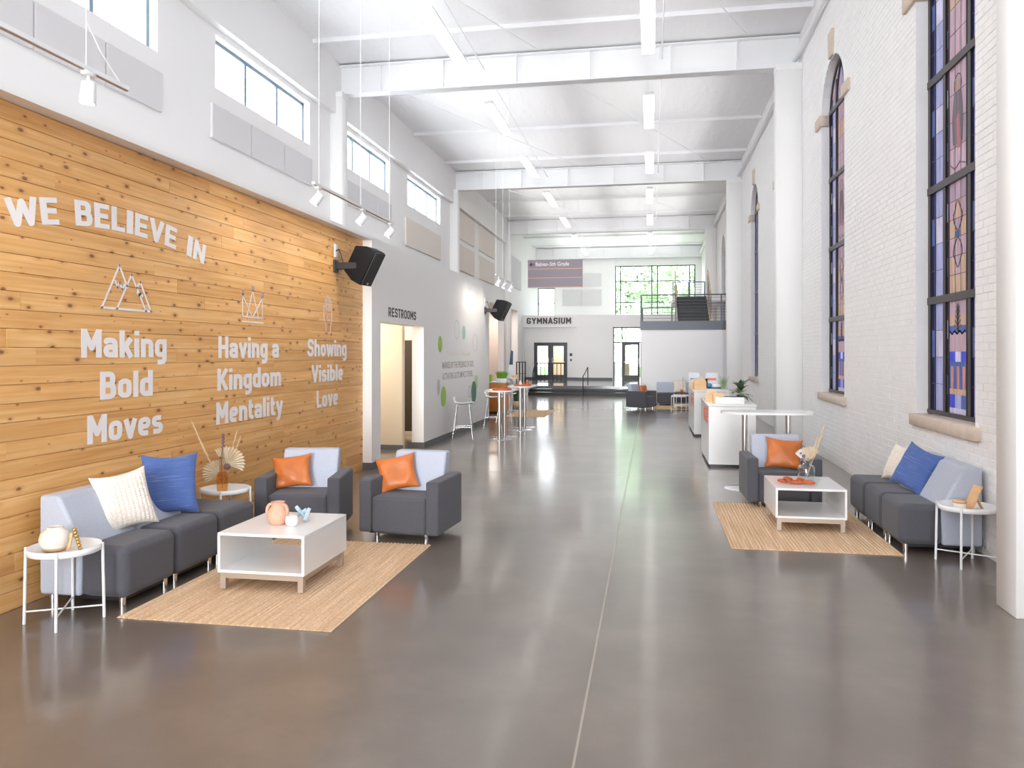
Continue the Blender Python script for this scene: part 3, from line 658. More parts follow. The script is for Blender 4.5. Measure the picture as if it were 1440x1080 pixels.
# bricks
near = MB(); nb = 0; BH, BL = .075, .213
cand = []
for r in range(int(CZ/BH)):
    z0 = r*BH+.004; z1 = (r+1)*BH-.004
    y = YB + (BL/2 if r % 2 else 0)
    while y < 28.0:
        a, b = y+.004, y+BL-.004; y += BL
        segs = [(a, b)]
        for c in WC:
            zm = (z0+z1)/2
            if zm < ZS: continue
            if zm < ZA: h = HW
            elif zm < ZA+HW: h = math.sqrt(HW*HW-(zm-ZA)**2)
            else: continue
            ns = []
            for (p, q) in segs:
                if q <= c-h or p >= c+h: ns.append((p, q)); continue
                if p < c-h-.02: ns.append((p, c-h))
                if q > c+h+.02: ns.append((c+h, q))
            segs = ns
        for (p, q) in segs:
            for yb in BY:    # not inside the boxed columns
                if p > yb-.33 and q < yb+.01: break
            else: cand.append((p, q, z0, z1))
vis = [c for c in cand if 6.34 < c[0] < 8.2 and .0 < c[2] < 4.7 and not (c[0] < 6.55)]
vis.sort(key=lambda c: (c[0]**2+9+(c[2]-1.85)**2)); single = set(vis[:290])
def brick_geo(m_, p, q, z0, z1):
    x = 3.0+random.uniform(-.0022, .0016); e = .0025
    m_.add([(X0, p, z0), (X0, q, z0), (X0, q, z1), (X0, p, z1), (x, p+e, z0+e), (x, q-e, z0+e), (x, q-e, z1-e), (x, p+e, z1-e)],
           [(4, 5, 6, 7), (0, 1, 5, 4), (1, 2, 6, 5), (2, 3, 7, 6), (3, 0, 4, 7)])
for c in cand:
    if c in single:
        m_ = MB(); brick_geo(m_, *c); m_.build('brick', BRICKM, wrt)
    else: brick_geo(near, *c)
near.build('brick', BRICKM, wrt, kind='stuff')
# brickwork past the reach of the eye carries the joints in its material
fb = MB(); c0 = 28.0
for c in [c for c in WC if c > 28]:
    fb.box((2.998, c0, 0), (3.004, c-HW, CZ)); fb.box((2.998, c-HW, 0), (3.004, c+HW, ZS)); fb.box((2.998, c-HW, ZA+HW), (3.004, c+HW, CZ)); c0 = c+HW
fb.box((2.998, c0, 0), (3.004, YF, CZ)); fb.build('far_brickwork', FARBRICK, wrt)
# arch voussoirs, keystones, imposts, sills
for i, c in enumerate(WC):
    if c < 3 or c > 30: continue
    for k in range(21):
        a0, a1 = PI*k/21+.006, PI*(k+1)/21-.006; V = []
        for x in (3.004, 2.9975):
            for (a, r) in ((a0, HW), (a1, HW), (a1, HW+.105), (a0, HW+.105)): V.append((x, c+r*math.cos(a), ZA+r*math.sin(a)))
        if c < 15: MB().add(V, [(4,5,6,7),(0,1,5,4),(1,2,6,5),(2,3,7,6),(3,0,4,7)]).build('arch_brick', BRICKM, wrt)
    MB().prism([(c-.11, ZA+HW-.02), (c+.11, ZA+HW-.02), (c+.15, ZA+HW+.42), (c-.15, ZA+HW+.42)], 'x', 2.955, 3.02, .006, 1).build('keystone', STONE, wrt)
    for s in (-1, 1):
        a, b = sorted((c+s*(HW-.06), c+s*(HW+.36))); MB().rbox((2.955, a, ZA-.12), (3.12, b, ZA+.07), .006, 1).build('impost_block', STONE, wrt)
    MB().rbox((2.94, c-HW-.13, 1.03), (3.16, c+HW+.06, 1.16), .008, 1).build('window_sill', STONE, wrt)
# stained glass windows
zb = [1.17, 2.44, 3.69, 4.91, 6.10]
def bar(m_, y0, y1, z0, z1, d=.05, x=3.13): m_.box((x, y0, z0), (x+d, y1, z1))
for i, c in enumerate(WC):
    near_ = 7 < c < 15
    wn = struct('window_%d' % (i+7), None, None, 'tall arched stained glass window in a dark frame in the white brick wall')
    HWi = HW-.002
    for s in (-1, 1):
        a, b = sorted((c+s*HWi, c+s*(HW-.075))); m_ = MB(); bar(m_, a, b, ZS, ZA); m_.build('frame_stile', BRONZE, wn)
        a, b = sorted((c+s*.375, c+s*.30)); m_ = MB(); bar(m_, a, b, ZS+.04, ZA+.55); m_.build('mullion', BRONZE, wn)
        m_ = MB(); a, b = sorted((c+s*.25, c+s*.235)); bar(m_, a, b, ZS+.04, ZA+.6, .02, 3.14); a, b = sorted((c+s*.64, c+s*.655)); bar(m_, a, b, ZS+.04, ZA+.3, .02, 3.14); m_.build('glazing_bar', BRONZE, wn)
    m_ = MB(); A0 = arch_pts(c, HWi); A1 = arch_pts(c, HW-.075)
    for k in range(seg):
        V = [(x, p[0], p[1]) for x in (3.13, 3.18) for p in (A0[k], A0[k+1], A1[k+1], A1[k])]
        m_.add(V, [(0,1,2,3), (4,5,6,7), (0,1,5,4), (2,3,7,6)])
    m_.build('arch_frame', BRONZE, wn)
    for z in zb:
        m_ = MB(); bar(m_, c-HWi, c+HWi, z-(.0 if z < 1.2 else .036), z+.046, .065, 3.12); m_.build('transom_bar', BRONZE, wn)
    # panes
    m_ = MB()
    def pane(y0, y1, z0, z1, key):
        MB().box((3.15, y0, z0), (3.156, y1, z1)).build('glass_pane', SG[key], wn)
    cm = MB()
    def rows_(y0, y1, z0, z1, keys):
        for k in range(1, len(keys)): zz_ = z0+(z1-z0)*k/len(keys); cm.box((3.147, y0, zz_-.003), (3.149, y1, zz_+.003))
        cm.box((3.147, y0-.003, z0), (3.149, y0+.003, z1))
        n_ = len(keys)
        for k, q in enumerate(keys): pane(y0, y1, z0+(z1-z0)*k/n_, z0+(z1-z0)*(k+1)/n_, q)
    for j in range(4):
        z0, z1 = zb[j]+.045, zb[j+1]-.035
        if not near_:
            pane(c-.30, c+.30, z0, z1, ('blue', 'pink', 'mauve', 'pink')[j]); pane(c-.765, c-.375, z0, z1, 'lav'); pane(c+.375, c+.765, z0, z1, 'lav'); continue
        for s in (-1, 1):
            for (a, b, q) in ((.235, .30, 'deep'), (.375, .42, 'deep'), (.655, .765, 'deep')):
                a, b = sorted((c+s*a, c+s*b)); rows_(a, b, z0, z1, (q, 'blue', q, q, 'lav', q) if a % .1 > .03 else (q, q, 'blue', q))
            a, b = sorted((c+s*.42, c+s*.64)); rows_(a, b, z0, z1, ('lav', 'lav', 'pale', 'lav'))
        w3 = .47/3
        for q in range(3):
            a = c-.235+w3*q; b = a+w3
            if j == 0:
                for (u0, u1, kk) in ((0, .05, 'pale'), (.05, .17, ('blue', 'lav', 'cobalt')[q]), (.17, .22, 'tan')): pane(a, b, z0+u0*(z1-z0), z0+u1*(z1-z0), kk)
                za, zc = z0+.22*(z1-z0), z0+.42*(z1-z0)
                pane(a, a+w3*.3, za, zc, 'blue'); pane(a+w3*.3, a+w3*.75, za, zc, 'rust'); pane(a+w3*.75, b, za, zc, 'blue')
                for (u0, u1, kk) in ((.42, .46, 'blue'), (.46, .55, ('cobalt', 'pale', 'cobalt')[q]), (.55, .72, 'pink'), (.72, .78, 'blue'), (.78, .88, 'tan'), (.88, 1, ('pink', 'mauve', 'pink')[q])): pane(a, b, z0+u0*(z1-z0), z0+u1*(z1-z0), kk)
            elif j == 1: rows_(a, b, z0, z1, (('tan', 'pink', 'pink', 'mauve', 'tan', 'pink') if q == 1 else ('tan', 'tan', 'pink', 'tan', 'pink', 'mauve')))
            elif j == 2: rows_(a, b, z0, z1, ('pink', 'mauve', 'pink', 'pink'))
            else: rows_(a, b, z0, z1, ('pink', 'pink', 'tan', 'pink'))
    if near_: cm.build('lead_came', BRONZE, wn)
    # arch glass: fan of panes
    for k in range(seg):
        a, b = PI*k/seg, PI*(k+1)/seg; V = []
        for x in (3.15, 3.156):
            for (an, r) in ((a, .02), (a, HW-.08), (b, HW-.08), (b, .02)): V.append((x, c+r*math.cos(an), ZA+.09+ (r*.93)*math.sin(an)))
        MB().add(V, [(0,1,2,3), (4,5,6,7), (0,1,5,4), (1,2,6,5), (2,3,7,6), (3,0,4,7)]).build('glass_pane', SG[('lav', 'mauve', 'pink')[k % 3]], wn)
    for s in (-1, 1):   # tracery
        pts = [(3.14, c+s*(.34-.34*(q/6)**1.6), ZA+.1+.66*(q/6)) for q in range(7)]
        MB().tube(pts, .018, 6).build('tracery_bar', BRONZE, wn)
    if near_:   # painted and leaded ornament on the middle light
        gx = 3.147
        def orn(name, segs, key, wd_): strokes(name, segs, wn, SG[key] if key in SG else BRONZE, wd_, lambda a, b: (gx-.001, a, b))
        sg = []
        zz = 3.1
        for s in (-1, 1):
            for t in (-1, 1):
                pp = [(c+s*(.02+.1*math.sin(q/7*PI)*(1 if q < 5 else .75)), zz+t*(.04+.3*q/7)) for q in range(8)]
                sg += [(pp[q], pp[q+1]) for q in range(7)]
        orn('scroll_ornament', sg, 'smoke', .022)
        orn('boss_ornament', [((c-.03, zz), (c+.03, zz))], 'blue', .06)
        sg = [((c, 2.1), (c, 2.36))]
        for q in range(5):
            for s in (-1, 1): sg.append(((c, 2.1+.05*q), (c+s*(.075-.012*q), 2.14+.05*q)))
        orn('leaf_ornament', sg, 'smoke', .03)
        sg = []
        for q in range(12): sg.append(((c-.22+.037*q, 2.07+.015*math.sin(q*1.7)), (c-.22+.037*(q+1), 2.07+.015*math.sin((q+1)*1.7))))
        orn('scroll_ornament', sg, 'deep', .02)
        # standing draped figure, plain
        V = [(c-.13, 4.05), (c+.13, 4.05), (c+.15, 4.3), (c+.10, 4.58), (c-.10, 4.58), (c-.15, 4.3)]
        def flat(name, V, key, g0=[0]):
            g0[0] += .001; gx = 3.1465-g0[0]
            MB().add([(gx, a, b) for a, b in V]+[(gx-.0008, a, b) for a, b in V], [tuple(range(len(V))), tuple(range(len(V), 2*len(V)))]).build(name, SG[key], wn)
        flat('robe_glass', V, 'smoke'); flat('drape_glass', [(c-.10, 3.98), (c+.02, 4.0), (c+.04, 4.3), (c-.05, 4.38)], 'rose')
        flat('head_glass', [(c+.055*math.cos(q*PI/5), 4.66+.07*math.sin(q*PI/5)) for q in range(10)], 'tan')
        orn('halo_came', [((c+.1*math.cos(q*PI/6), 4.66+.11*math.sin(q*PI/6)), (c+.1*math.cos((q+1)*PI/6), 4.66+.11*math.sin((q+1)*PI/6))) for q in range(12)], 'smoke', .012)
        sg = [((c-.2, 3.8+.0*q), (c-.05, 3.84)) for q in range(1)]+[((c-.05, 3.84), (c+.08, 3.79)), ((c+.08, 3.79), (c+.2, 3.85))]
        orn('scroll_ornament', sg, 'smoke', .016)
# pipe along the right wall
tagp(MB().cyl((2.9, YB+.1, 7.9), (2.9, 48.2, 7.9), .05, n=12).build('sprinkler_pipe', CEILW), 'long white sprinkler pipe running below the ceiling along the brick wall', 'pipe')

# ---- wall behind the camera (glazed opening added to let sky light in)
mb = MB(); strip = ((-6.5, 2.1),)
mb.box((XL-.3, YB-.2, 0), (-6.6, YB, CZ)); mb.box((2.2, YB-.2, 0), (3.35, YB, CZ)); mb.box((-6.6, YB-.2, 7.2), (2.2, YB, CZ)); mb.box((-6.6, YB-.2, 0), (2.2, YB, .3))
struct('wall_entrance', mb, WALLW)
wn = struct('window_17', None, None, 'tall glazing added behind the viewer to let sky light in')
for k in range(6): MB().box((-6.6+1.76*k-.03, YB-.15, .3), (-6.6+1.76*k+.03, YB-.05, 7.2)).build('mullion', BLACK, wn)
for z in (.33, 2.5, 4.8, 7.17): MB().box((-6.6, YB-.15, z-.03), (2.2, YB-.05, z+.03)).build('transom_bar', BLACK, wn)

# ================================================================ FAR END
GY = 43.3; PZ = .39
struct('floor_stage', MB().box((-7.1, 35.0, .26), (3.0, YF, PZ)), DECK)
struct('floor_landing', MB().box((-7.1, GY+.02, 3.8), (3.0, YF, 3.98)), WALLW)
st = thing('stage_steps', 'three low black steps across the far end of the hall', 'steps', (-2.1, 34.35, 0))
for k in range(3):
    sp_ = MB().box((-3.3, .35*k, .13*k), (1.66, .35*(k+1)+.02, .13*(k+1)-.012)).build('step', TREAD, st)
    MB().box((-3.3, .35*k-.012, .13*(k+1)-.02), (1.66, .35*k+.05, .13*(k+1))).build('step_nosing', BASEB, sp_)
struct('wall_stage_side', MB().box((-7.1, 34.35, 0), (-5.4, 35.0, PZ)), WALLW)
mb = MB()
def xz(mb_, x0, x1, z0, z1, y0=GY, y1=GY+.35): mb_.box((x0, y0, z0), (x1, y1, z1))
xz(mb, XL, -7.05, PZ, 3.98); xz(mb, -7.05, -4.07, 3.31, 3.98); xz(mb, -4.07, -2.08, PZ, 3.98); xz(mb, -2.08, .35, 3.30, 3.98); xz(mb, .35, 3.0, PZ, 3.98)
# recess back with door opening
xz(mb, -7.05, -6.50, PZ, 3.31, GY+.28, GY+.4); xz(mb, -4.63, -4.07, PZ, 3.31, GY+.28, GY+.4); xz(mb, -6.50, -4.63, 2.46, 3.31, GY+.28, GY+.4)
wg = struct('wall_gymnasium', mb, WALLW)
GT = lambda u, v, w_: (u, GY-.0005-w_, v)
din('lettering', 'GYMNASIUM', DTEXT, wg, GT, -6.88, -4.38, 3.50, .34, .03, .12)
struct('baseboard_gymnasium', MB().box((-4.07, GY-.015, PZ), (-2.1, GY, PZ+.12)).box((-4.63, GY+.265, PZ), (-4.07, GY+.28, PZ+.12)).box((-7.05, GY+.265, PZ), (-6.5, GY+.28, PZ+.12)), BASEB)
struct('wall_gymnasium_room', MB().box((-5.85, 45.6, PZ), (-3.6, 45.7, 3.8)).box((-3.7, 43.7, PZ), (-3.6, 45.6, 3.8)), BEIGE)
def glazed_door(name, x0, x1, z1, m, label, y=GY+.26, hinge=1, tint=GLASS):
    d = struct(name, None, None, label)
    w_ = .12; f = MB().box((x0, y, PZ), (x0+w_, y+.05, z1)).box((x1-w_, y, PZ), (x1, y+.05, z1)).box((x0+w_, y, z1-w_), (x1-w_, y+.05, z1)).box((x0+w_, y, PZ), (x1-w_, y+.05, PZ+.26))
    lf = f.build('door_leaf', m, d); MB().box((x0+w_, y+.02, PZ+.26), (x1-w_, y+.028, z1-w_)).build('pane', tint, lf)
    MB().cyl((x0+w_*.5, y-.06, 1.38), (x1-w_*.5, y-.06, 1.38), .02, n=8).build('push_bar', STEEL, lf)
    hx = x1-.06 if hinge > 0 else x0+.06
    MB().cyl((hx, y-.07, 1.25), (hx, y-.07, 1.6), .018, n=8).cyl((hx, y-.07, 1.28), (hx, y, 1.28), .014, n=8).cyl((hx, y-.07, 1.57), (hx, y, 1.57), .014, n=8).build('door_handle', STEEL, lf)
    return d
tr = struct('trim_1', MB().box((-6.50, GY+.25, PZ), (-6.42, GY+.36, 2.46)).box((-4.71, GY+.25, PZ), (-4.63, GY+.36, 2.46)).box((-6.5, GY+.25, 2.38), (-4.63, GY+.36, 2.46)).box((-5.6, GY+.25, PZ), (-5.53, GY+.36, 2.38)), DOORM)
glazed_door('door_3', -6.42, -5.6, 2.38, DOORM, 'left leaf of the dark glazed gymnasium double door', hinge=1)
glazed_door('door_4', -5.53, -4.71, 2.38, DOORM, 'right leaf of the dark glazed gymnasium double door, cream behind its pane', hinge=-1)
o = thing('card_reader', 'small black card reader on the wall right of the gymnasium door', 'card reader', (-4.42, GY+.28, 1.7))
MB().rbox((-.07, -.03, 0), (.07, 0, .16), .01, 2).build('reader_body', BLACK, o); MB().box((-.03, -.034, .08), (.03, -.03, .12)).build('reader_screen', BASEB, o)
o = thing('wall_switch', 'tiny black switch plate below the card reader', 'switch', (-4.42, GY+.28, 1.42))
MB().rbox((-.045, -.02, 0), (.045, 0, .12), .008, 2).build('switch_plate', BLACK, o); MB().box((-.015, -.026, .035), (.015, -.02, .085)).build('switch_toggle', BASEB, o)
# glazed entrance on the right of the gymnasium wall
wn = struct('window_18', None, None, 'black framed glazed entrance screen beside the stair block')
for x in (-2.05, -1.58, .32): MB().box((x-.03, GY+.1, PZ), (x+.03, GY+.2, 3.3)).build('mullion', BLACK, wn)
for z in (3.27, 2.46): MB().box((-2.08, GY+.1, z-.03), (.35, GY+.2, z+.03)).build('transom_bar', BLACK, wn)
MB().box((-2.05, GY+.1, PZ+.9), (-1.58, GY+.2, PZ+.95)).build('transom_bar', BLACK, wn)
MB().box((-2.05, GY+.14, PZ), (-1.6, GY+.15, 3.27)).build('pane', GLASS, wn); MB().box((-1.58, GY+.14, 2.48), (.32, GY+.15, 3.27)).build('pane', GLASS, wn)
glazed_door('door_5', -1.55, -.62, 2.43, DOORB, 'dark brown glazed exit door left of the stair block', y=GY+.12)
glazed_door('door_6', -.60, .30, 2.43, DOORB, 'second brown glazed exit door mostly hidden by the stair block', y=GY+.12, hinge=-1)
# exterior porch floor seen through the glass is the lawn
# ---- far wall with big windows
FY = 48.9
mb = MB()
op = [(-7.1, -5.98, 3.98, 5.97), (-2.21, 2.64, 4.2, 7.27)]
xz(mb, XL-.3, -7.05, 3.8, CZ, FY, FY+.3); xz(mb, -7.05, -5.98, 5.97, CZ, FY, FY+.3); xz(mb, -5.98, -2.21, 3.8, CZ, FY, FY+.3); xz(mb, -2.21, 2.64, 7.27, CZ, FY, FY+.3); xz(mb, -2.21, 2.64, 3.8, 4.2, FY, FY+.3); xz(mb, 2.64, 3.35, 3.8, CZ, FY, FY+.3)
xz(mb, -6.2, -2.2, 0, 3.8, FY, FY+.3); xz(mb, 1.0, 3.35, 0, 3.8, FY, FY+.3)
wf = struct('wall_far', mb, WALLW)
struct('trim_2', MB().box((-2.62, FY-.12, 3.98), (-2.24, FY, CZ-.7)), WHITE)
wn = struct('window_19', None, None, 'large black framed window high on the far wall, trees outside')
for x in (-2.18, -1.88, .03, .37, 2.30, 2.61): MB().box((x-.03, FY+.05, 4.2), (x+.03, FY+.13, 7.27)).build('mullion', BLACK, wn)
for z in (7.24, 6.31, 5.0, 4.23): MB().box((-2.21, FY+.05, z-.025), (2.64, FY+.13, z+.025)).build('transom_bar', BLACK, wn)
xs = [-2.18, -1.88, .03, .37, 2.30, 2.61]; zs = [4.23, 5.0, 6.31, 7.24]
for a in range(5):
    for b in range(3): MB().box((xs[a]+.03, FY+.08, zs[b]+.02), (xs[a+1]-.03, FY+.09, zs[b+1]-.02)).build('pane', GLASS, wn)
wn = struct('window_20', None, None, 'narrow bright window on the far wall under the hanging sign')
for x in (-7.02, -6.0): MB().box((x-.03, FY+.05, 3.98), (x+.03, FY+.13, 5.97)).build('mullion', BLACK, wn)
for z in (5.94, 5.0): MB().box((-7.05, FY+.05, z-.025), (-5.98, FY+.13, z+.025)).build('transom_bar', BLACK, wn)
for (a, b) in ((3.98, 4.98), (5.02, 5.92)): MB().box((-6.99, FY+.08, a), (-6.03, FY+.09, b)).build('pane', GLASS, wn)
for (x0, x1, z0, z1, nm) in ((-4.2, -3.05, 5.08+1.0-.05, 7.15-.3, 'upper one, left of the white pilaster'), (-5.5, -4.3, 4.94-.12, 5.95-.12, 'lower left one'), (-4.28, -3.05, 4.94-.12, 5.95-.12, 'lower right one')):
    MB().rbox((x0, FY-.05, z0), (x1, FY, z1), .008, 1, False).build('acoustic_panel', PANELG, label='grey acoustic panel on the far wall, '+nm, cat='acoustic panel', group='acoustic panels')

# ---- hanging sign
sg = thing('hanging_sign', 'grey purple directional sign hung from the ceiling, pointing left to Babies through 5th Grade', 'sign', (-3.9, 32, 4.58))
for k, (z0, z1) in enumerate(((.76, 1.13), (.39, .74), (0, .37))):
    MB().box((-1.13, -.04, z0), (1.13, .04, z1)).build('sign_board', SIGNP, sg)
for z in (.74, .37, -.02): MB().box((-1.13, -.045, z), (1.15, .045, z+.02)).build('sign_stripe', SIGNO, sg)
for x in (-1.0, 1.0): MB().cyl((x, 0, 1.13), (x, 0, CZ-4.58-.02), .008, n=6).build('hanger_wire', CEILW, sg)
fit_text('lettering', 'Babies\u20135th Grade', LTEXT, sg, lambda u, v, w_: (u, -.0405-w_, v), -.80, .58, .87, .16, .012, extr=.004)
strokes('arrow_mark', [((-1.03, .94), (-.87, .94)), ((-1.03, .94), (-.97, 1.0)), ((-1.03, .94), (-.97, .88))], sg, LTEXT, .025, lambda a, b: (a, -.046, b))
for o_ in [c_ for c_ in sg.children if c_.name.startswith('arrow')]:
    for v in o_.data.vertices:
        pass

# ---- stair block with platform
BX0, BX1, BYY = -.41, 3.0, 29.5
struct('wall_stair', MB().box((BX0+.03, BYY+.03, 0), (BX1, 37.9, 2.72)), WALLW)
struct('baseboard_stair', MB().box((BX0+.03, BYY+.015, 0), (BX1, BYY+.03, .1)), BASEB)
pf = thing('stair_platform', 'grey steel edged platform on top of the white stair block', 'platform', (1.3, 30.2, 2.72))
MB().box((BX0-1.3, BYY-30.2, 0), (BX1-1.3, BYY-30.2+.05, .33)).box((BX0-1.3, BYY-30.15, 0), (BX0-1.25, 1.6, .33)).build('fascia_beam', FASCIA, pf)
MB().box((BX0-1.25, BYY-30.15, .24), (BX1-1.3, 1.6, .32)).build('platform_deck', WALLW, pf)
rl = thing('platform_railing', 'grey steel cable railing along the platform edge', 'railing', (1.3, 29.6, 3.05))
def rail_run(par, p0, p1, h, posts, cables=8, m=FASCIA):
    p0 = Vector(p0); p1 = Vector(p1)
    for t in posts:
        p = p0.lerp(p1, t); MB().box((p.x-.025, p.y-.025, p.z), (p.x+.025, p.y+.025, p.z+h)).build('post', m, par)
    MB().cyl(p0+Vector((0, 0, h)), p1+Vector((0, 0, h)), .025, n=8).build('top_rail', m, par)
    for k in range(cables):
        z = h*(k+1)/(cables+1); MB().cyl(p0+Vector((0, 0, z)), p1+Vector((0, 0, z)), .007, n=5).build('cable', m, par)
rail_run(rl, (BX0-1.27, 0, 0), (1.66, 0, 0), .97, (0, .38, .87, 1))
rail_run(rl, (BX0-1.27, 0, 0), (BX0-1.27, 2.0, 0), .97, (1,))
sf = thing('upper_stair', 'black stair flight rising from the platform to the upper landing', 'stairs', (1.62, 31.2, 3.04))
for k in range(7):
    sp_ = MB().box((-.6, .29*k, .166*k), (.6, .29*k+.31, .166*(k+1)-.02)).build('step', TREAD, sf)
    MB().box((-.6, .29*k-.015, .166*(k+1)-.02), (.6, .29*k+.04, .166*(k+1))).build('step_nosing', BLACK, sp_)
for s, nm in ((-1, 'left'), (1, 'right')):
    hr = MB(); x = s*.66
    hr.add([(x-.015, -.2, -.0), (x-.015, 2.1, 1.1), (x-.015, 2.1, 1.3), (x-.015, -.2, .25), (x+.015, -.2, -.0), (x+.015, 2.1, 1.1), (x+.015, 2.1, 1.3), (x+.015, -.2, .25)],
           [(0,1,2,3),(4,5,6,7),(0,1,5,4),(1,2,6,5),(2,3,7,6),(3,0,4,7)]).build('stringer', LWOOD, sf)
    for k in range(4): y = .05+.62*k; z = .1+.57*y; MB().cyl((x, y, z), (x, y, z+.95), .015, n=6).build('baluster', FASCIA, sf)
    MB().cyl((x, -.15, .98), (x, 2.05, 2.25), .022, n=8).build('handrail', LWOOD, sf)
    MB().add([(x-.004, -.1, .45), (x+.004, -.1, .45), (x+.004, 2.0, 1.65), (x-.004, 2.0, 1.65), (x-.004, -.1, .95), (x+.004, -.1, .95), (x+.004, 2.0, 2.2), (x-.004, 2.0, 2.2)],
             [(0,1,5,4),(1,2,6,5),(2,3,7,6),(3,0,4,7)]).build('side_screen', LWOOD, sf) if s < 0 else None
struct('floor_upper', MB().box((.9, 33.2, 4.0), (3.0, 37.9, 4.2)), WALLW)
rl2 = thing('landing_railing', 'grey steel railing at the back of the upper landing', 'railing', (2.0, 37.6, 4.2))
rail_run(rl2, (-1.0, 0, 0), (.45, 0, 0), 1.0, (0, .5, 1), 7)
rl3 = thing('landing_railing', 'short grey steel railing on the platform behind the stair foot', 'railing', (.0, 31.6, 3.04))
rail_run(rl3, (-.35, 0, 0), (.8, 0, 0), .62, (0, 1), 0)

# ---- railings of the stage
def hoop(name, label, pts, loc):
    t = thing(name, label, 'railing', loc); MB().tube(pts, .022, 8).build('handrail', BLACK, t); return t
h1 = hoop('step_handrail', 'black tube handrail in the middle of the stage steps', [(0, 0, 0), (0, 0, .85), (.06, .5, 1.0), (.12, 1.0, 1.22), (.12, 1.15, 1.22), (.12, 1.15, .41)], (-2.95, 34.3, 0))
h2 = thing('ramp_railing', 'black curved top railing with balusters before the gymnasium door', 'railing', (-4.9, 36.2, PZ))
P = [(-.55, 0, 0), (-.55, 0, .55), (-.48, 0, .85), (-.3, 0, 1.0), (1.0, 0, 1.0)]
MB().tube(P, .03, 8).build('handrail', BLACK, h2); MB().cyl((-.5, 0, .12), (1.0, 0, .12), .02, n=8).build('bottom_rail', BLACK, h2)
for k in range(8): MB().cyl((-.38+.19*k, 0, .12), (-.38+.19*k, 0, 1.0 if k else .93), .02, n=6).build('baluster', BLACK, h2)
h3 = thing('ramp_railing', 'black railing posts at the left end of the stage steps', 'railing', (-6.3, 36.6, PZ))
for k in range(4): MB().cyl((.12*k, .12*k, 0), (.12*k, .12*k, 1.05), .026, n=8).build('post', BLACK, h3)
MB().cyl((-.02, 0, 1.05), (.38, .38, 1.05), .02, n=8).build('handrail', BLACK, h3)
MB().cyl((0, 0, .5), (.36, .36, .5), .01, n=6).build('cable', BLACK, h3)

# ---- outside: ground and trees
struct('ground_outside', MB().box((-40, YF+.31, -.1), (40, 110, -.02)), LAWN)
def tree(x, y, h, r, label, n=1500):
    t = thing('leafy_tree', label, 'tree', (x, y, 0), 0, 'trees outside the far window')
    MB().tube([(0, 0, 0), (.1, 0, h*.3), (0, .1, h*.6)], [.25, .2, .12], 8).build('trunk', BARK, t)
    m_ = MB(); rnd = random.Random(int(x*10+y))
    lobes = [(Vector((rnd.uniform(-r*.6, r*.6), rnd.uniform(-r*.6, r*.6), h*.35+rnd.random()*h*.55)), r*rnd.uniform(.35, .6)) for _ in range(9)]
    for _ in range(n):
        c, rr = rnd.choice(lobes); d = Vector((rnd.gauss(0, 1), rnd.gauss(0, 1), rnd.gauss(0, 1))).normalized()
        p = c+d*rr*rnd.uniform(.6, 1.05); a = Vector((rnd.gauss(0, 1), rnd.gauss(0, 1), rnd.gauss(0, .6))).normalized()*.2; b = a.cross(d).normalized()*.13
        m_.add([p-a, p-b, p+a, p+b], [(0, 1, 2, 3)])
    m_.build('foliage', TREEL, t, kind='stuff')
for k, (x, y, h, r, lb) in enumerate([(-1.9, 60, 10.5, 2.7, 'leftmost round tree outside the far window'), (2.0, 66, 12.5, 3.6, 'tallest tree behind the middle of the far window'), (5.0, 59.5, 10, 2.8, 'tree behind the right panes of the far window')]):
    tree(x, y, h, r, lb, 7000)

# ================================================================ LIGHTS
ys = [-2.6, 2.65, 7.85, 13.05, 18.25, 23.45, 28.7, 33.95, 39.15, 44.4]
nth = ['first', 'second', 'third', 'fourth', 'fifth', 'sixth', 'seventh', 'eighth']
proto = None
for row, x in enumerate((-3.83, -.06)):
    for k, y in enumerate(ys):
        vis_k = k-3
        lb = 'glowing white linear ceiling light, %s row, %s' % ('left' if row == 0 else 'right', ('the %s counted from the viewer' % nth[vis_k]) if vis_k >= 0 else ('above the view, nearest the entrance', 'above the view, second from the entrance', 'just above the top edge of the view')[k])
        if proto is None:
            proto = thing('linear_light', lb, 'ceiling light', (x, y, 7.76), 0, 'linear ceiling lights')
            MB().rbox((-.11, 0, .03), (.11, 2.65, .12), .02, 2).build('housing', CEILW, proto)
            MB().rbox((-.125, .01, 0), (.125, 2.64, .035), .012, 2).build('diffuser', TUBE, proto)
            ul = bpy.data.lights.new('ceiling_fill', 'AREA'); ul.shape = 'RECTANGLE'; ul.size = 3.3; ul.size_y = 5.0; ul.energy = CEIL_FILL; ul.color = (1, .995, .99)  # added upward lamp, far wider than the fixture, brightens the ceiling evenly
            uo = bpy.data.objects.new('ceiling_fill', ul); COL.objects.link(uo); uo.parent = proto; uo.location = (0, 1.325, .10); uo.rotation_euler = (PI, 0, 0)
            for yy in (.3, 2.35): MB().cyl((0, yy, .12), (0, yy, CZ-7.76-.0), .004, n=6).build('hanger_wire', CEILW, proto)
        else:
            o = copy_tree(proto); o.location = (x, y, 7.76); o['label'] = lb
            for q in o.children:
                if q.type == 'LIGHT': q.data = q.data.copy(); q.data.energy = CEIL_FILL*(1.7 if y > 27 else 1.2 if y > 17 else .6)
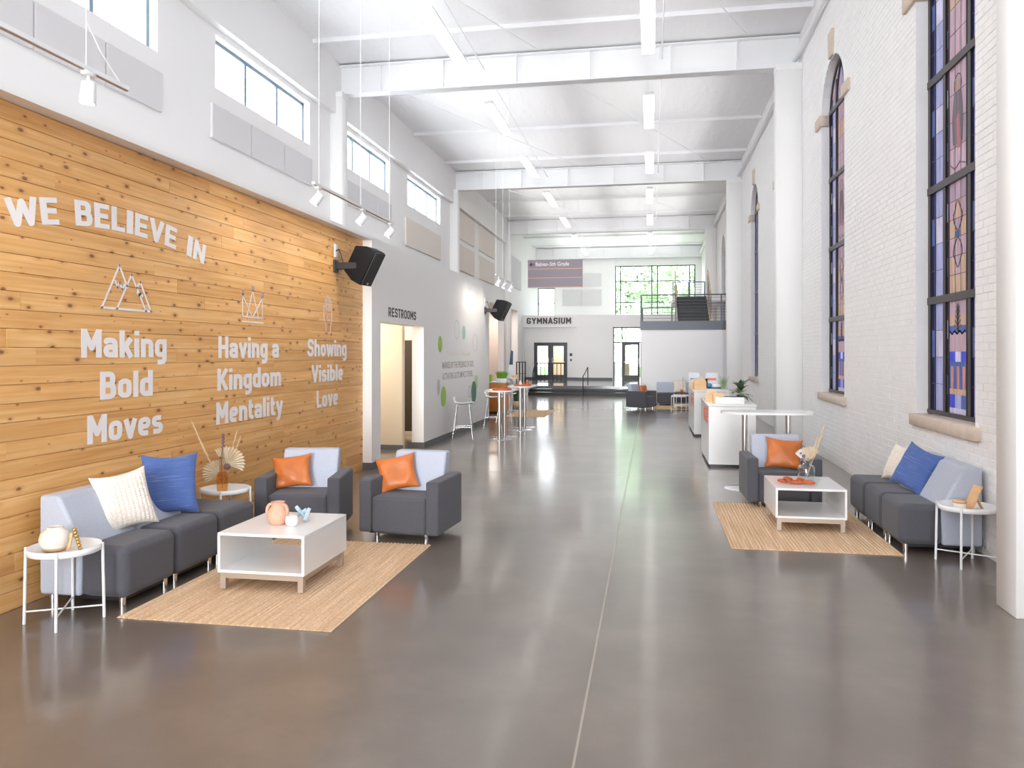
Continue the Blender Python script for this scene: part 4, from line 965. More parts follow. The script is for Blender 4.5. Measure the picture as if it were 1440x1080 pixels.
# track lights
def spot(loc, aim, label, sz=1.0, en=None):
    t = thing('track_spotlight', label, 'spotlight', loc, 0, 'white track spotlights')
    MB().cyl((0, 0, -.025), (0, 0, -.10), .011, n=8).build('stem', WMET, t); MB().rbox((-.02, -.05, -.03), (.02, .05, 0), .004, 1).build('adapter', WMET, t)
    a = Vector(aim).normalized(); c = Vector((0, 0, -.12))
    lh = MB().cyl(c-a*.05, c+a*.085, .044, .052, n=20).build('lamp_head', WMET, t)
    MB().cyl(c+a*.0855, c+a*.088, .040, n=20).build('lamp_lens', SPOTE, lh)
    L = bpy.data.lights.new('spot', 'SPOT'); L.energy = en or SPOTW; L.color = (1, .93, .83); L.spot_size = 2.75; L.spot_blend = 1.0; L.shadow_soft_size = .06
    lo = bpy.data.objects.new('spot_lamp', L); COL.objects.link(lo); lo.parent = t; lo.location = c+a*.13; lo.rotation_euler = a.to_track_quat('-Z', 'Y').to_euler()
    return t
TX, TZ = -3.6, 3.68
def track(y0, y1, wires, label):
    t = thing('lighting_track', label, 'lighting track', (TX, (y0+y1)/2, TZ), 0, 'lighting tracks')
    ym = (y0+y1)/2; MB().box((-.018, y0-ym, 0), (.018, y1-ym, .03)).build('rail', WMET, t); MB().box((-.008, y0-ym, -.004), (.008, y1-ym, .001)).build('rail_slot', NICKEL, t)
    for yy in wires: MB().cyl((0, yy-ym, .03), (0, yy-ym, CZ-TZ-.0), .0035, n=6).build('hanger_wire', WMET, t)
track(.5, 4.9, (4.5, 1.2), 'white lighting track hung nearest the viewer, above the text wall')
MB().tube([(TX, 4.5, 4.0), (TX+.01, 4.62, 3.85), (TX, 4.82, 3.72)], .005, 6).build('power_cord', WMET, label='white power cord drooping from the wire to the nearest lighting track', cat='cord')
track(7.95, 10.6, (8.1, 9.35, 10.45), 'white lighting track hung before the far end of the wood wall')
track(18.0, 20.3, (18.05, 18.9, 19.8), 'short white lighting track hung before the green mural')
spot((TX, 4.52, TZ), (-.12, .05, -1), 'white cylindrical spotlight hanging from the nearest track'); spot((TX, 1.8, TZ), (-.5, .1, -1), 'white spotlight on the nearest track, left of the view')
spot((TX, 8.08, TZ), (-.6, -.15, -.8), 'white spotlight at the near end of the middle track'); spot((TX, 9.42, TZ), (-.6, -.15, -.8), 'white spotlight in the middle of the middle track'); spot((TX, 10.5, TZ), (-.6, -.1, -.8), 'white spotlight at the far end of the middle track')
spot((TX, 18.4, TZ), (-.5, -.15, -.85), en=15, label= 'white spotlight, nearest of three before the mural'); spot((TX, 19.2, TZ), (-.5, -.15, -.85), en=15, label= 'white spotlight, middle of three before the mural'); spot((TX, 20.1, TZ), (-.5, -.15, -.85), en=15, label= 'white spotlight, farthest of three before the mural')

# ---- wall speakers
def speaker(loc, label, s=1.0):
    t = thing('wall_speaker', label, 'speaker', loc, 0, 'black wall speakers')
    root = Matrix.Translation((.42*s, .1, .02)) @ Euler((0, math.radians(28), math.radians(-8))).to_matrix().to_4x4()
    def tr(m_):
        m_.v = [tuple(root @ Vector(v)) for v in m_.v]; return m_
    cb = tr(MB().prism([(-.19*s, -.2*s), (-.02*s, -.27*s), (.14*s, -.27*s), (.14*s, .27*s), (-.02*s, .27*s), (-.19*s, .2*s)], 'y', -.15, .15, .01, 2)).build('cabinet', SPK, t, wn=True)
    tr(MB().rbox((.142*s, -.14, -.26*s), (.165*s, .14, .26*s), .008, 2)).build('grille', BLACK, cb, wn=True)
    tr(MB().rbox((.166*s, -.02, -.24*s), (.17*s, .02, -.21*s), .001, 1)).build('badge', STEEL, cb)
    MB().rbox((.02, -.04, -.05), (.42, .04, .05), .01, 2).build('wall_arm', BLACK, t, wn=True)
    MB().rbox((0, -.07, -.09), (.03, .07, .09), .005, 1).build('wall_plate', BLACK, t, wn=True)
    MB().tube([(.01, -.0, .22), (.06, .0, .24), (.09, .02, .15), (.12, .03, .04)], .008, 6).build('cable', BLACK, t)
    MB().rbox((-.0, -.05, .12), (.015, .07, .32), .004, 1).build('outlet_plate', WMET, t)
speaker((-4.53, 10.75, 3.12), 'large black tilted speaker bracketed on the wood wall')
speaker((-4.38, 20.45, 3.0), 'smaller looking black speaker at the far corner of the mural wall')

# ================================================================ FURNITURE
def legs_chrome(t, pts, h, r=.022):
    for (x, y) in pts: MB().cyl((x, y, 0), (x, y, h), r, n=14).build('leg', CHROME, t)
def armchair(loc, rz, label, W=.84, D=.72):
    t = thing('armchair', label, 'armchair', loc, rz, 'charcoal armchairs with light backs')
    aw = .13; hw = W/2
    for s in (-1, 1):
        a, b = sorted((s*hw, s*(hw-aw)))
        MB().rbox((a, -D/2, .075), (b, D/2, .60), .022, 3).build('armrest', DARKF, t, wn=True)
    MB().rbox((-hw+aw+.003, -D/2+.008, .07), (hw-aw-.003, D/2-.02, .43), .035, 4).build('seat', DARKF, t, wn=True)
    MB().prism([(D/2-.27, .38), (D/2-.02, .38), (D/2-.02, .60), (D/2+.03, .82), (D/2-.11, .82)], 'x', -hw+aw+.004, hw-aw-.004, .025, 3).build('backrest', LIGHTF, t, wn=True)
    MB().box((-hw+.08, -D/2+.08, .055), (hw-.08, D/2-.06, .08)).build('underframe', BLACK, t)
    legs_chrome(t, [(-hw+aw+.03, -D/2+.09), (hw-aw-.03, -D/2+.09), (-hw+aw+.03, D/2-.09), (hw-aw-.03, D/2-.09)], .07)
    return t
def module(loc, rz, label, back=True, Wd=.62, D=.71, group='modular sofa seats'):
    """local: front = +x, width along y"""
    t = thing('sofa_module', label, 'sofa', loc, rz, group)
    y0, y1 = -Wd/2+.003, Wd/2-.003
    if back:
        MB().prism([(-D/2, .085), (-D/2+.34, .085), (-D/2+.36, .44), (-D/2+.16, .81), (-D/2, .81)], 'y', y0, y1, .028, 3).build('backrest', LIGHTF, t, wn=True)
        MB().rbox((-D/2+.33, y0, .085), (D/2, y1, .46), .06, 5).build('seat', DARKF, t, wn=True)
    else: MB().rbox((-D/2, y0, .085), (D/2, y1, .46), .06, 5).build('seat', DARKF, t, wn=True)
    MB().box((-D/2+.06, y0+.05, .06), (D/2-.06, y1-.05, .09)).build('underframe', BLACK, t)
    legs_chrome(t, [(-D/2+.07, y0+.06), (-D/2+.07, y1-.06), (D/2-.07, y0+.06), (D/2-.07, y1-.06)], .085, .024)
    return t
def pillow(name, loc, d, tilt, roll, w, h, th, m, label, knit=False, group=None, wrinkle=.0, seed=1):
    """loc=bottom middle, d = direction of local x in plan"""
    rnd = random.Random(seed); n = 44 if not knit else 104; V = []; F = []
    ph = [rnd.uniform(0, 6) for _ in range(6)]
    for side in (-1, 1):
        for i in range(n+1):
            for j in range(n+1):
                u = -1+2*i/n; v = -1+2*j/n
                e = max(0, (1-u**4)*(1-v**4)); z = th/2*(e**.62)*(1-.12*(u*u+v*v)*.5)
                x = u*w/2*(1-.135*(1-v*v)*abs(u)**3); y = v*h/2*(1-.135*(1-u*u)*abs(v)**3)
                if wrinkle:
                    z += wrinkle*e**.5*(math.sin(5*u+3*v+ph[0])*.5+math.sin(9*u*v+ph[1])*.5+math.sin(-4*v+7*u*u+ph[2])*.4)
                if knit and 0 < i < n and 0 < j < n:
                    tt = ((u*w/2/.036) % 1)-.5; z += (.0060*(.5+.5*math.cos(2*PI*(v*h/2/.021+abs(tt)*1.3)))+.005*math.cos(PI*tt))*e**.3
                V.append((x, side*z, y+h/2))
    m1 = (n+1)*(n+1)
    for s in (0, 1):
        for i in range(n):
            for j in range(n):
                a = s*m1+i*(n+1)+j; q = (a, a+n+1, a+n+2, a+1); F.append(q if s == 0 else q[::-1])
    mb_ = MB(); mb_.add(V, F, True)
    o = mb_.build(name, m)
    bm_ = bmesh.new(); bm_.from_mesh(o.data); bmesh.ops.remove_doubles(bm_, verts=bm_.verts[:], dist=.0004); bm_.to_mesh(o.data); bm_.free()
    yaw = math.atan2(d[1], d[0])
    o.matrix_world = Matrix.Translation(loc) @ Matrix.Rotation(yaw, 4, 'Z') @ Matrix.Rotation(-tilt, 4, 'X') @ Matrix.Translation((0, 0, h/2)) @ Matrix.Rotation(roll, 4, 'Y') @ Matrix.Translation((0, 0, -h/2))
    return tagp(o, label, 'pillow', group)
def coffee_table(loc, W, D, label):
    t = thing('coffee_table', label, 'coffee table', loc, 0, 'white box coffee tables'); hw = W/2; hd = D/2; z0, z1, k = .13, .44, .022
    MB().rbox((-hw, -hd, z1-k), (hw, hd, z1), .002, 1, False).build('tabletop', LAM, t)
    MB().rbox((-hw, -hd, z0), (hw, hd, z0+k), .002, 1, False).build('bottom_shelf', LAM, t)
    for s in (-1, 1):
        a, b = sorted((s*hw, s*(hw-k))); MB().box((a, -hd, z0+k), (b, hd, z1-k)).build('side_panel', LAM, t)
    for sx in (-1, 1):
        for sy in (-1, 1):
            a, b = sorted((sx*(hw-.015), sx*(hw-.06))); c, d = sorted((sy*(hd-.015), sy*(hd-.06)))
            MB().box((a, c, 0), (b, d, z0)).build('leg', NICKEL, t)
    for s in (-1, 1):
        a, b = sorted((s*(hd-.018), s*(hd-.04))); MB().box((-hw+.06, a, z0-.045), (hw-.06, b, z0-.0005)).build('apron', NICKEL, t)
        a, b = sorted((s*(hw-.018), s*(hw-.04))); MB().box((a, -hd+.06, z0-.045), (b, hd-.06, z0-.0005)).build('apron', NICKEL, t)
    return t
def tray_table(loc, ang, label, s=1.0):
    t = thing('tray_table', label, 'side table', loc, ang, 'round white tray side tables'); R = .225
    MB().lathe([(.001, .478), (R, .478), (R+.006, .482), (R+.006, .522), (R, .522), (R, .487), (.001, .487)], n=40).build('tray', WMET, t)
    for k in range(4):
        a = k*PI/2; c, s_ = math.cos(a), math.sin(a)
        MB().cyl((c*.246, s_*.246, 0), (c*.236, s_*.236, .525), .0105, n=10).build('leg', WMET, t)
    for k in range(2):
        a = k*PI/2; c, s_ = math.cos(a), math.sin(a); MB().cyl((-c*.244, -s_*.244, .085+.008*k), (c*.244, s_*.244, .085+.008*k), .006, n=8).build('crossbar', WMET, t)
    return t
# rugs
def rug(x0, y0, x1, y1, label, n=46):
    t = thing('jute_rug', label, 'rug', ((x0+x1)/2, (y0+y1)/2, 0), 0, 'jute rugs'); w_ = (x1-x0)/n; hx = (x1-x0)/2; hy = (y1-y0)/2
    MB().box((-hx, -hy, .0005), (hx, hy, .006)).build('rug_backing', JUTE, t)
    m_ = MB(); rnd = random.Random(3)
    for k in range(n):
        a = -hx+w_*k; e = rnd.uniform(-.008, .008); m_.add([(a, -hy+e, .002), (a+w_*.5, -hy+e, .013), (a+w_, -hy+e, .002), (a, hy+e, .002), (a+w_*.5, hy+e, .013), (a+w_, hy+e, .002)], [(0, 1, 4, 3), (1, 2, 5, 4), (0, 2, 1), (3, 4, 5)])
    m_.build('woven_braids', JUTE, t, kind='stuff')
rug(-3.68, 4.9, -2.09, 7.28, 'rectangular tan jute rug under the left coffee table')
rug(.745, 7.66, 2.27, 9.98, 'rectangular tan jute rug under the right coffee table')
rug(-4.25, 22.5, -3.06, 25.3, 'tan jute rug far down the hall beside the high tables', 30)
rug(.1, 26.4, 2.2, 28.6, 'tan jute rug in the far lounge before the stair block', 30)

# left lounge
SX = -4.06
module((SX, 5.335, 0), 0, 'sofa module with light grey back nearest the viewer, against the wood wall', True)
module((SX, 5.96, 0), 0, 'middle module with light grey back in the wood wall sofa, behind the blue pillow', True)
module((SX, 6.585, 0), 0, 'backless charcoal ottoman module at the far end of the wood wall sofa', False)
pillow('throw_pillow', (-4.05, 5.53, .455), (.52, .85), math.radians(18), math.radians(-7), .44, .48, .15, CREAMF, 'cream chunky knit pillow on the wood wall sofa', knit=True)
pillow('throw_pillow', (-4.05, 6.10, .455), (.70, .71), math.radians(14), math.radians(1), .47, .54, .16, BLUEF, 'blue linen pillow with peaked corners on the wood wall sofa', wrinkle=.006, seed=4)
armchair((-3.57, 7.70, 0), math.radians(11), 'charcoal armchair with tan pillow standing against the wood wall', .86, .72)
armchair((-2.42, 7.72, 0), math.radians(-5), 'charcoal armchair with tan pillow behind the left rug, nearest the aisle')
pillow('throw_pillow', (-3.72, 7.66, .435), (.93, .20), math.radians(22), math.radians(-7), .42, .36, .13, LEATH, 'tan leather pillow on the armchair by the wood wall', group='tan leather pillows', wrinkle=.01, seed=9)
pillow('throw_pillow', (-2.58, 7.70, .435), (.93, .16), math.radians(22), math.radians(-12), .42, .38, .13, LEATH, 'tan leather pillow on the left aisle armchair', group='tan leather pillows', wrinkle=.01, seed=5)
coffee_table((-2.97, 6.02, .014), .72, .84, 'white open box coffee table with beige legs on the left rug')
tray_table((-4.0, 4.79, 0), math.radians(28), 'white tray table nearest the viewer at the left sofa end')
tray_table((-4.16, 7.14, 0), math.radians(20), 'white tray table between the left sofa and the armchair')

# right lounge
RX = 2.61
module((RX, 8.045, 0), PI, 'sofa module with light back nearest the viewer, against the brick wall', True)
module((RX, 8.67, 0), PI, 'middle light backed module in the brick wall sofa, behind the pillows', True)
module((RX, 9.295, 0), PI, 'backless charcoal ottoman module at the far end of the brick wall sofa', False)
pillow('throw_pillow', (2.60, 9.06, .455), (.42, -.91), math.radians(24), math.radians(4), .42, .42, .14, CREAMF, 'cream pillow behind the blue one on the brick wall sofa', knit=True)
pillow('throw_pillow', (2.56, 8.50, .455), (.46, -.88), math.radians(24), math.radians(14), .48, .48, .15, BLUEF, 'blue linen pillow leaning on the brick wall sofa', wrinkle=.006, seed=6)
armchair((1.55, 10.08, 0), math.radians(2), 'charcoal armchair with tan pillow behind the right coffee table', .86, .72)
pillow('throw_pillow', (1.60, 9.98, .435), (.99, -.02), math.radians(20), math.radians(5), .44, .39, .13, LEATH, 'tan leather pillow on the right lounge armchair', group='tan leather pillows', wrinkle=.01, seed=8)
coffee_table((1.62, 8.90, .014), .70, .86, 'white open box coffee table with beige legs on the right rug')
tray_table((2.73, 7.47, 0), math.radians(60), 'white tray table beside the near right pillar')

# ---- small things: left tray table
T = .488
v = thing('round_vase', 'round cream glazed vase with tan foot on the nearest tray table', 'vase', (-4.06, 4.77, T))
MB().lathe([(.001, 0), (.055, 0), (.068, .008), (.082, .028)], n=32).build('vase_foot', GLAZEB, v)
MB().lathe([(.082, .028), (.098, .06), (.100, .085), (.088, .125), (.06, .148), (.05, .152), (.052, .165), (.046, .165), (.044, .15), (.07, .12), (.08, .08), (.06, .03), (.001, .025)], n=36).build('vase_body', GLAZE, v)
o = thing('gold_ornament', 'small leaning gold frame ornament on the nearest tray table', 'ornament', (-3.90, 4.82, T), math.radians(20))
m_ = MB()
for k in range(7):
    z = .022*k; m_.rbox((-.012+.0, -.012, z), (.012, .012, z+.02), .005, 1)
m_.v = [(a-c*.28, b, c) for a, b, c in m_.v]; m_.build('bead_string', GOLD, o)
m_ = MB().box((-.05, -.008, 0), (-.03, .008, .12)); m_.v = [(a+c*.2-.04, b, c) for a, b, c in m_.v]; m_.build('back_strut', LWOOD, o)
# left coffee table
CT = .454
v = thing('peach_jug', 'peach clay jug with two small handles on the left coffee table', 'jug', (-3.01, 5.97, CT)); v.scale = (1.15, 1.15, 1.15)
MB().lathe([(.001, 0), (.045, 0), (.058, .012), (.074, .05), (.073, .075), (.056, .115), (.042, .135), (.043, .15), (.050, .158), (.044, .158), (.036, .15), (.036, .135), (.05, .11), (.065, .07), (.05, .02), (.001, .012)], n=32).build('jug_body', TERRA, v)
for s in (-1, 1):
    MB().tube([(s*.040, -.01, .142), (s*.062, -.012, .138), (s*.074, -.012, .115), (s*.078, -.012, .085), (s*.070, -.01, .062)], [.010, .012, .013, .012, .010], 10).build('handle', TERRA, v)
v = thing('white_pot', 'small white round pot beside the peach jug', 'pot', (-2.865, 5.92, CT)); v.scale = (1.25, 1.25, 1.25)
MB().lathe([(.001, 0), (.026, 0), (.038, .014), (.043, .036), (.038, .058), (.03, .068), (.025, .066), (.034, .05), (.03, .02), (.001, .015)], n=28).build('pot_body', CERAM, v)
v = thing('knot_ornament', 'pale blue wooden knot ornament behind the white pot', 'ornament', (-2.87, 6.08, CT))
for (a, b) in (((-.07, -.02, .018), (.05, .02, .10)), ((.07, -.01, .014), (-.035, .0, .125)), ((.03, .05, .02), (-.0, -.03, .11)), ((.075, .02, .11), (.055, -.03, .02))):
    MB().cyl(a, b, .016, n=6, smooth=False).build('knot_bar', BLUEK, v)
# dried arrangement builder
def fan_leaf(parent, base, ang, tilt, r, m, n=11, spread=2.1, yaw=0.0):
    m_ = MB(); root = Matrix.Translation(base) @ Matrix.Rotation(yaw, 4, 'Z') @ Matrix.Rotation(ang, 4, 'Y') @ Matrix.Rotation(tilt, 4, 'X')
    V = [(0, 0, 0)]; F = []
    for k in range(2*n+1):
        a = -spread/2+spread*k/(2*n); rr = r*(1 if k % 2 == 0 else .86)*(1-.1*abs(a)); V.append((math.sin(a)*rr, (.012 if k % 2 else -.012)*rr/r, math.cos(a)*rr))
    for k in range(2*n): F.append((0, k+1, k+2))
    V2 = [(v_[0], v_[1]+.0015, v_[2]) for v_ in V]; N_ = len(V); F2 = [tuple(N_+i for i in f[::-1]) for f in F]
    m_.add([tuple(root @ Vector(v_)) for v_ in V+V2], F+F2); m_.build('palm_fan', m, parent)
def plume(parent, p0, p1, r, m, n=90, seed=1):
    rnd = random.Random(seed); p0 = Vector(p0); p1 = Vector(p1); m_ = MB(); ax = (p1-p0).normalized()
    mid = p0.lerp(p1, .45)
    for k in range(n):
        t = rnd.random(); c = mid.lerp(p1, t); d = Vector((rnd.gauss(0, 1), rnd.gauss(0, 1), rnd.gauss(0, 1))).normalized()*r*(1-.6*t)+ax*r*1.6; e = d.cross(ax).normalized()*.0018
        m_.add([c-e, c+e, c+d], [(0, 1, 2)])
    m_.cyl(p0, p1, .0018, .001, 5); m_.build('pampas_plume', m, parent)
v = thing('amber_vase', 'amber glass cylinder vase on the tray table before the wood wall', 'vase', (-4.17, 7.10, T))
MB().lathe([(.001, 0), (.048, 0), (.052, .005), (.052, .17), (.045, .19), (.040, .195), (.037, .19), (.047, .165), (.047, .01), (.001, .008)], n=28).build('vase_body', AMBER, v)
t = thing('dried_bouquet', 'dried palm fans and pampas in the amber vase', 'dried flowers', (-4.17, 7.10, T))
fan_leaf(t, (.04, 0, .27), math.radians(52), .1, .20, DRIED, yaw=.4); fan_leaf(t, (-.03, 0, .17), math.radians(-62), .1, .17, DRIED, yaw=.4)
fan_leaf(t, (.0, .02, .25), math.radians(4), .1, .20, DRIED, 7, 1.0, yaw=.4)
for (p, r, sd) in (((-.30, -.03, .66), .03, 1), ((-.24, -.02, .52), .03, 2), ((.14, .02, .58), .032, 3), ((.17, .03, .52), .03, 4)): plume(t, (0, 0, .04), p, r, PAMP, 110, sd)
MB().tube([(0, 0, .03), (-.01, 0, .3), (.01, 0, .5)], .003, 5).build('stem', BROWNS, t)
m_ = MB()
for k in range(14): m_.ball((.008+.008*math.cos(k*2.1), .008*math.sin(k*2.1), .42+.011*k), .011, n=4)
m_.build('seed_spike', PURP, t); MB().ball((.07, -.03, .25), .032, n=8).build('seed_pod', PURP, t); MB().ball((.0, -.03, .34), .017, n=6).build('seed_pod', BROWNS, t)
# right coffee table
v = thing('glass_bottle_vase', 'clear glass bottle vase with narrow neck on the right coffee table', 'vase', (1.66, 8.95, CT)); v.scale = (1.25, 1.25, 1.25)
MB().lathe([(.001, 0), (.065, 0), (.07, .006), (.072, .12), (.062, .14), (.03, .15), (.026, .20), (.034, .205), (.03, .207), (.022, .2), (.026, .148), (.058, .135), (.068, .118), (.066, .01), (.001, .008)], n=28).build('vase_body', VGLASS, v)
t = thing('dried_bouquet', 'white dried flowers and pampas in the clear bottle vase', 'dried flowers', (1.66, 8.95, CT))
for (p, r, sd) in (((.19, .02, .62), .03, 5), ((.17, .0, .52), .028, 6), ((.12, .01, .5), .03, 7)): plume(t, (0, 0, .03), p, r, PAMP, 110, sd)
fan_leaf(t, (.0, 0, .20), math.radians(12), .1, .20, DRIED, 8, 1.1, .2); fan_leaf(t, (-.01, 0, .21), math.radians(-28), .1, .17, CERAM, 6, .8, .2)
for k, (x, z) in enumerate(((-.03, .28), (-.05, .24), (.0, .22), (-.06, .31))): MB().ball((x, -.02, z), .018 if k < 2 else .012, n=6).build('seed_pod', PURP, t)
for (x, z) in ((-.11, .25), (-.09, .22)): MB().tube([(0, 0, .05), (x*.4, -.01, .18), (x, -.02, z)], .002, 5).build('stem', BROWNS, t)
v = thing('wood_chain', 'rust red wooden link chain on the right coffee table', 'ornament', (1.50, 8.78, CT))
for k, (x, y, ry, rz, dz) in enumerate(((-.10, .03, .15, .3, .0), (-.035, .0, 1.0, .9, .012), (.03, -.035, .1, -.2, .0), (.085, .0, .9, .5, .01), (.15, -.04, .15, -.5, .0), (-.05, .05, .3, 1.2, .022))):
    m_ = MB(); pts = []
    for q in range(17):
        a = 2*PI*q/16; pts.append(Vector((math.cos(a)*.052, math.sin(a)*.034, 0)))
    Rm = Euler((ry*.5, ry*.2, rz)).to_matrix(); pts = [Rm @ p+Vector((x, y, .026+dz)) for p in pts]
    m_.tube(pts, .014, 8); m_.build('chain_link', RUST, v)
# right tray table
v = thing('lidded_candle', 'small white candle jar with wooden lid on the tray table by the pillar', 'candle', (2.66, 7.44, T))
MB().lathe([(.001, 0), (.05, 0), (.054, .004), (.054, .055), (.001, .055)], n=28).build('jar', GLAZE, v); MB().lathe([(.001, .055), (.056, .055), (.056, .075), (.001, .076)], n=28).build('lid', LWOOD, v)
v = thing('easel_ornament', 'light wood easel frame leaning on the tray table by the pillar', 'ornament', (2.80, 7.47, T), math.radians(12))
m_ = MB().box((-.012, -.06, 0), (.0, .06, .20)); m_.v = [(a-.06+c*.45, b, c) for a, b, c in m_.v]; m_.build('frame_board', LWOOD, v)
m_ = MB().box((-.01, -.02, 0), (.0, .02, .125)); m_.v = [(a+.065-c*.55, b, c) for a, b, c in m_.v]; m_.build('back_strut', LWOOD, v)

# ---- high tables
def high_table(loc, rz, L_, W_, posts, label, axis='y'):
    t = thing('high_table', label, 'high table', loc, rz, 'white racetrack high tables')
    pts = []; r = W_/2; hl = L_/2-r
    for k in range(13): a = -PI/2+PI*k/12; pts.append((hl+r*math.cos(a), r*math.sin(a)))
    for k in range(13): a = PI/2+PI*k/12; pts.append((-hl+r*math.cos(a), r*math.sin(a)))
    MB().prism(pts, 'z', 1.03, 1.06).build('tabletop', LAM, t)
    for p in posts:
        MB().cyl((p, 0, .01), (p, 0, 1.02), .038, n=20).build('post', STEEL, t)
        MB().lathe([(.001, .022), (.06, .02), (.26, .01), (.28, .004), (.28, 0)], (p, 0, 0), 32).build('base_disc', CHROME, t)
        MB().box((p-.12, -.1, 1.02), (p+.12, .1, 1.03)).build('mount_plate', STEEL, t)
    return t
high_table((1.55, 11.12, 0), 0, 1.22, .6, (-.29, .28), 'long white high table on two steel posts behind the right armchair')
high_table((-3.22, 16.82, 0), PI/2, 1.25, .64, (-.3, .3), 'white high table nearest the restrooms, wooden tray on top')
high_table((-3.12, 19.0, 0), PI/2, 1.3, .64, (-.35, .3), 'second white high table, further down the hall')
high_table((-4.5, 25.2, 0), 0, .5, .48, (0,), 'small white high table farthest left, flyer stand on top')
def stool(loc, rz, label):
    t = thing('bar_stool', label, 'bar stool', loc, rz, 'white wire-leg bar stools')
    m_ = MB(); n = 10; V = []
    for i in range(n+1):
        for j in range(9):
            v_ = -1+2*j/8; u = i/n
            if u < .62: x = .2-.62*u; z = .76+.012*math.cos(u*8)+.02*v_*v_
            else: q = (u-.62)/.38; x = -.185-.06*math.sin(q*PI/2); z = .762+.15*(1-math.cos(q*PI/2))+.03*v_*v_*(1-q)
            V.append((x+.02*v_*v_*(u > .7), v_*.2, z))
    F = [(i*9+j, i*9+j+1, (i+1)*9+j+1, (i+1)*9+j) for i in range(n) for j in range(8)]; N_ = len(V)
    V += [(a, b, c-.012) for a, b, c in V]; F += [tuple(N_+k for k in f[::-1]) for f in F]
    F += [(j, N_+j, N_+j+1, j+1) for j in range(8)]+[(n*9+j, n*9+j+1, N_+n*9+j+1, N_+n*9+j) for j in range(8)]
    m_.add(V, F, True); m_.build('seat_shell', LAM, t)
    for sx in (-1, 1):
        for sy in (-1, 1): MB().cyl((sx*.13-.02, sy*.12, .75), (sx*.22-.02, sy*.21, 0), .007, n=8).build('leg', CHROME, t)
    q = [(-.197, -.187, .26), (.157, -.187, .26), (.157, .187, .26), (-.197, .187, .26), (-.197, -.187, .26)]
    MB().tube(q, .007, 6).build('footrest', CHROME, t); return t
stool((-4.0, 16.55, 0), math.radians(8), 'white bar stool on thin chrome legs before the green mural')
stool((-3.85, 19.1, 0), math.radians(5), 'white bar stool behind the nearest high table')
stool((-3.8, 20.6, 0), math.radians(-10), 'white bar stool beside the far end of the second high table')
def tray_item(loc, label, r=.2):
    t = thing('wooden_tray', label, 'tray', loc, 0, 'wooden trays on the high tables'); MB().lathe([(.001, 0), (r, 0), (r+.01, .01), (r+.01, .035), (r-.005, .035), (r-.01, .012), (.001, .012)], n=28).build('tray_body', RUST, t); return t
tray_item((-3.18, 16.6, 1.0605), 'round orange wooden tray on the nearest left high table'); tray_item((-3.1, 18.9, 1.0605), 'round orange wooden tray on the second left high table', .21)
for k, (x, y) in enumerate(((-3.15, 18.85), (-3.0, 18.98))):
    t = thing('small_jar', ('white jar standing in the second wooden tray', 'brown jar standing in the second wooden tray')[k], 'jar', (x, y, 1.073)); MB().lathe([(.001, 0), (.035, 0), (.045, .03), (.035, .07), (.02, .09), (.02, .11), (.001, .11)], n=16).build('jar_body', (GLAZE, RUST)[k], t); MB().cyl((0, 0, .11), (0, 0, .125), .024, n=12).build('stopper', LWOOD, t)
# wood cabinet, planters
t = thing('wood_counter', 'orange wood service counter with white top past the mural wall', 'counter', (-5.0, 23.6, 0))
MB().box((-.95, -.2, .08), (.62, .4, .95)).build('cabinet_body', CAB, t); MB().box((-.98, -.23, .95), (.65, .43, .985)).build('worktop', LAM, t); MB().box((-.9, -.17, 0), (.58, .36, .08)).build('plinth', BLACK, t)
for k in range(2): cd_ = MB().rbox((-.9+.76*k, -.222, .12), (-.18+.76*k, -.2, .92), .004, 1).build('cabinet_door', CAB, t); MB().cyl((-.28+.2*k, -.235, .6), (-.28+.2*k, -.235, .8), .008, n=8).build('door_pull', STEEL, cd_)
t = thing('lime_box', 'lime green cube planter on the wood counter', 'planter', (-4.95, 23.6, .985)); MB().rbox((-.12, -.1, 0), (.12, .1, .2), .01, 2).build('planter_box', LIMEB, t, wn=True); MB().box((-.1, -.08, .19), (.1, .08, .205)).build('soil', PLANTB, t)
t = thing('grass_planter', 'white box planter with bright green grass on the wood counter', 'planter', (-4.52, 23.55, .985)); MB().rbox((-.16, -.1, 0), (.16, .1, .1), .01, 2).build('planter_box', LAM, t, wn=True)
def blades(parent, n, hx, hy, z, h, m, seed=1, name='grass_blades'):
    rnd = random.Random(seed); m_ = MB()
    for k in range(n):
        x, y = rnd.uniform(-hx, hx), rnd.uniform(-hy, hy); dx, dy = rnd.gauss(0, .25)*h, rnd.gauss(0, .25)*h; hh = h*rnd.uniform(.7, 1.1); w_ = .006
        m_.add([(x-w_, y, z), (x+w_, y, z), (x+dx*.4+w_*.8, y+dy*.4, z+hh*.6), (x+dx*.4-w_*.8, y+dy*.4, z+hh*.6), (x+dx, y+dy, z+hh)], [(0, 1, 2, 3), (3, 2, 4)])
    m_.build(name, m, parent, kind='stuff')
blades(t, 260, .14, .09, .09, .24, GRASS)
t = thing('potted_plant', 'dark green bushy plant in a beige floor pot behind the high tables', 'plant', (-4.45, 25.9, 0)); MB().lathe([(.001, 0), (.14, 0), (.18, .25), (.165, .25), (.13, .03), (.001, .03)], n=20).build('pot', GLAZEB, t); MB().lathe([(.001, .22), (.165, .22)], n=20).build('soil', PLANTB, t); blades(t, 300, .12, .12, .2, .62, LEAF, 5, 'foliage')
t = thing('flyer_stand', 'white leaning flyer stand with navy top on the farthest left high table', 'sign', (-4.52, 25.2, 1.06)); m_ = MB().prism([(-.16, 0), (.1, 0), (.06, .42), (-.06, .42)], 'y', -.02, .0); m_.build('stand_board', WPAP, t); m_ = MB().prism([(-.06, .42), (.06, .42), (.07, .86), (.0, .9)], 'y', -.02, .0); m_.build('stand_top', NAVY, t)
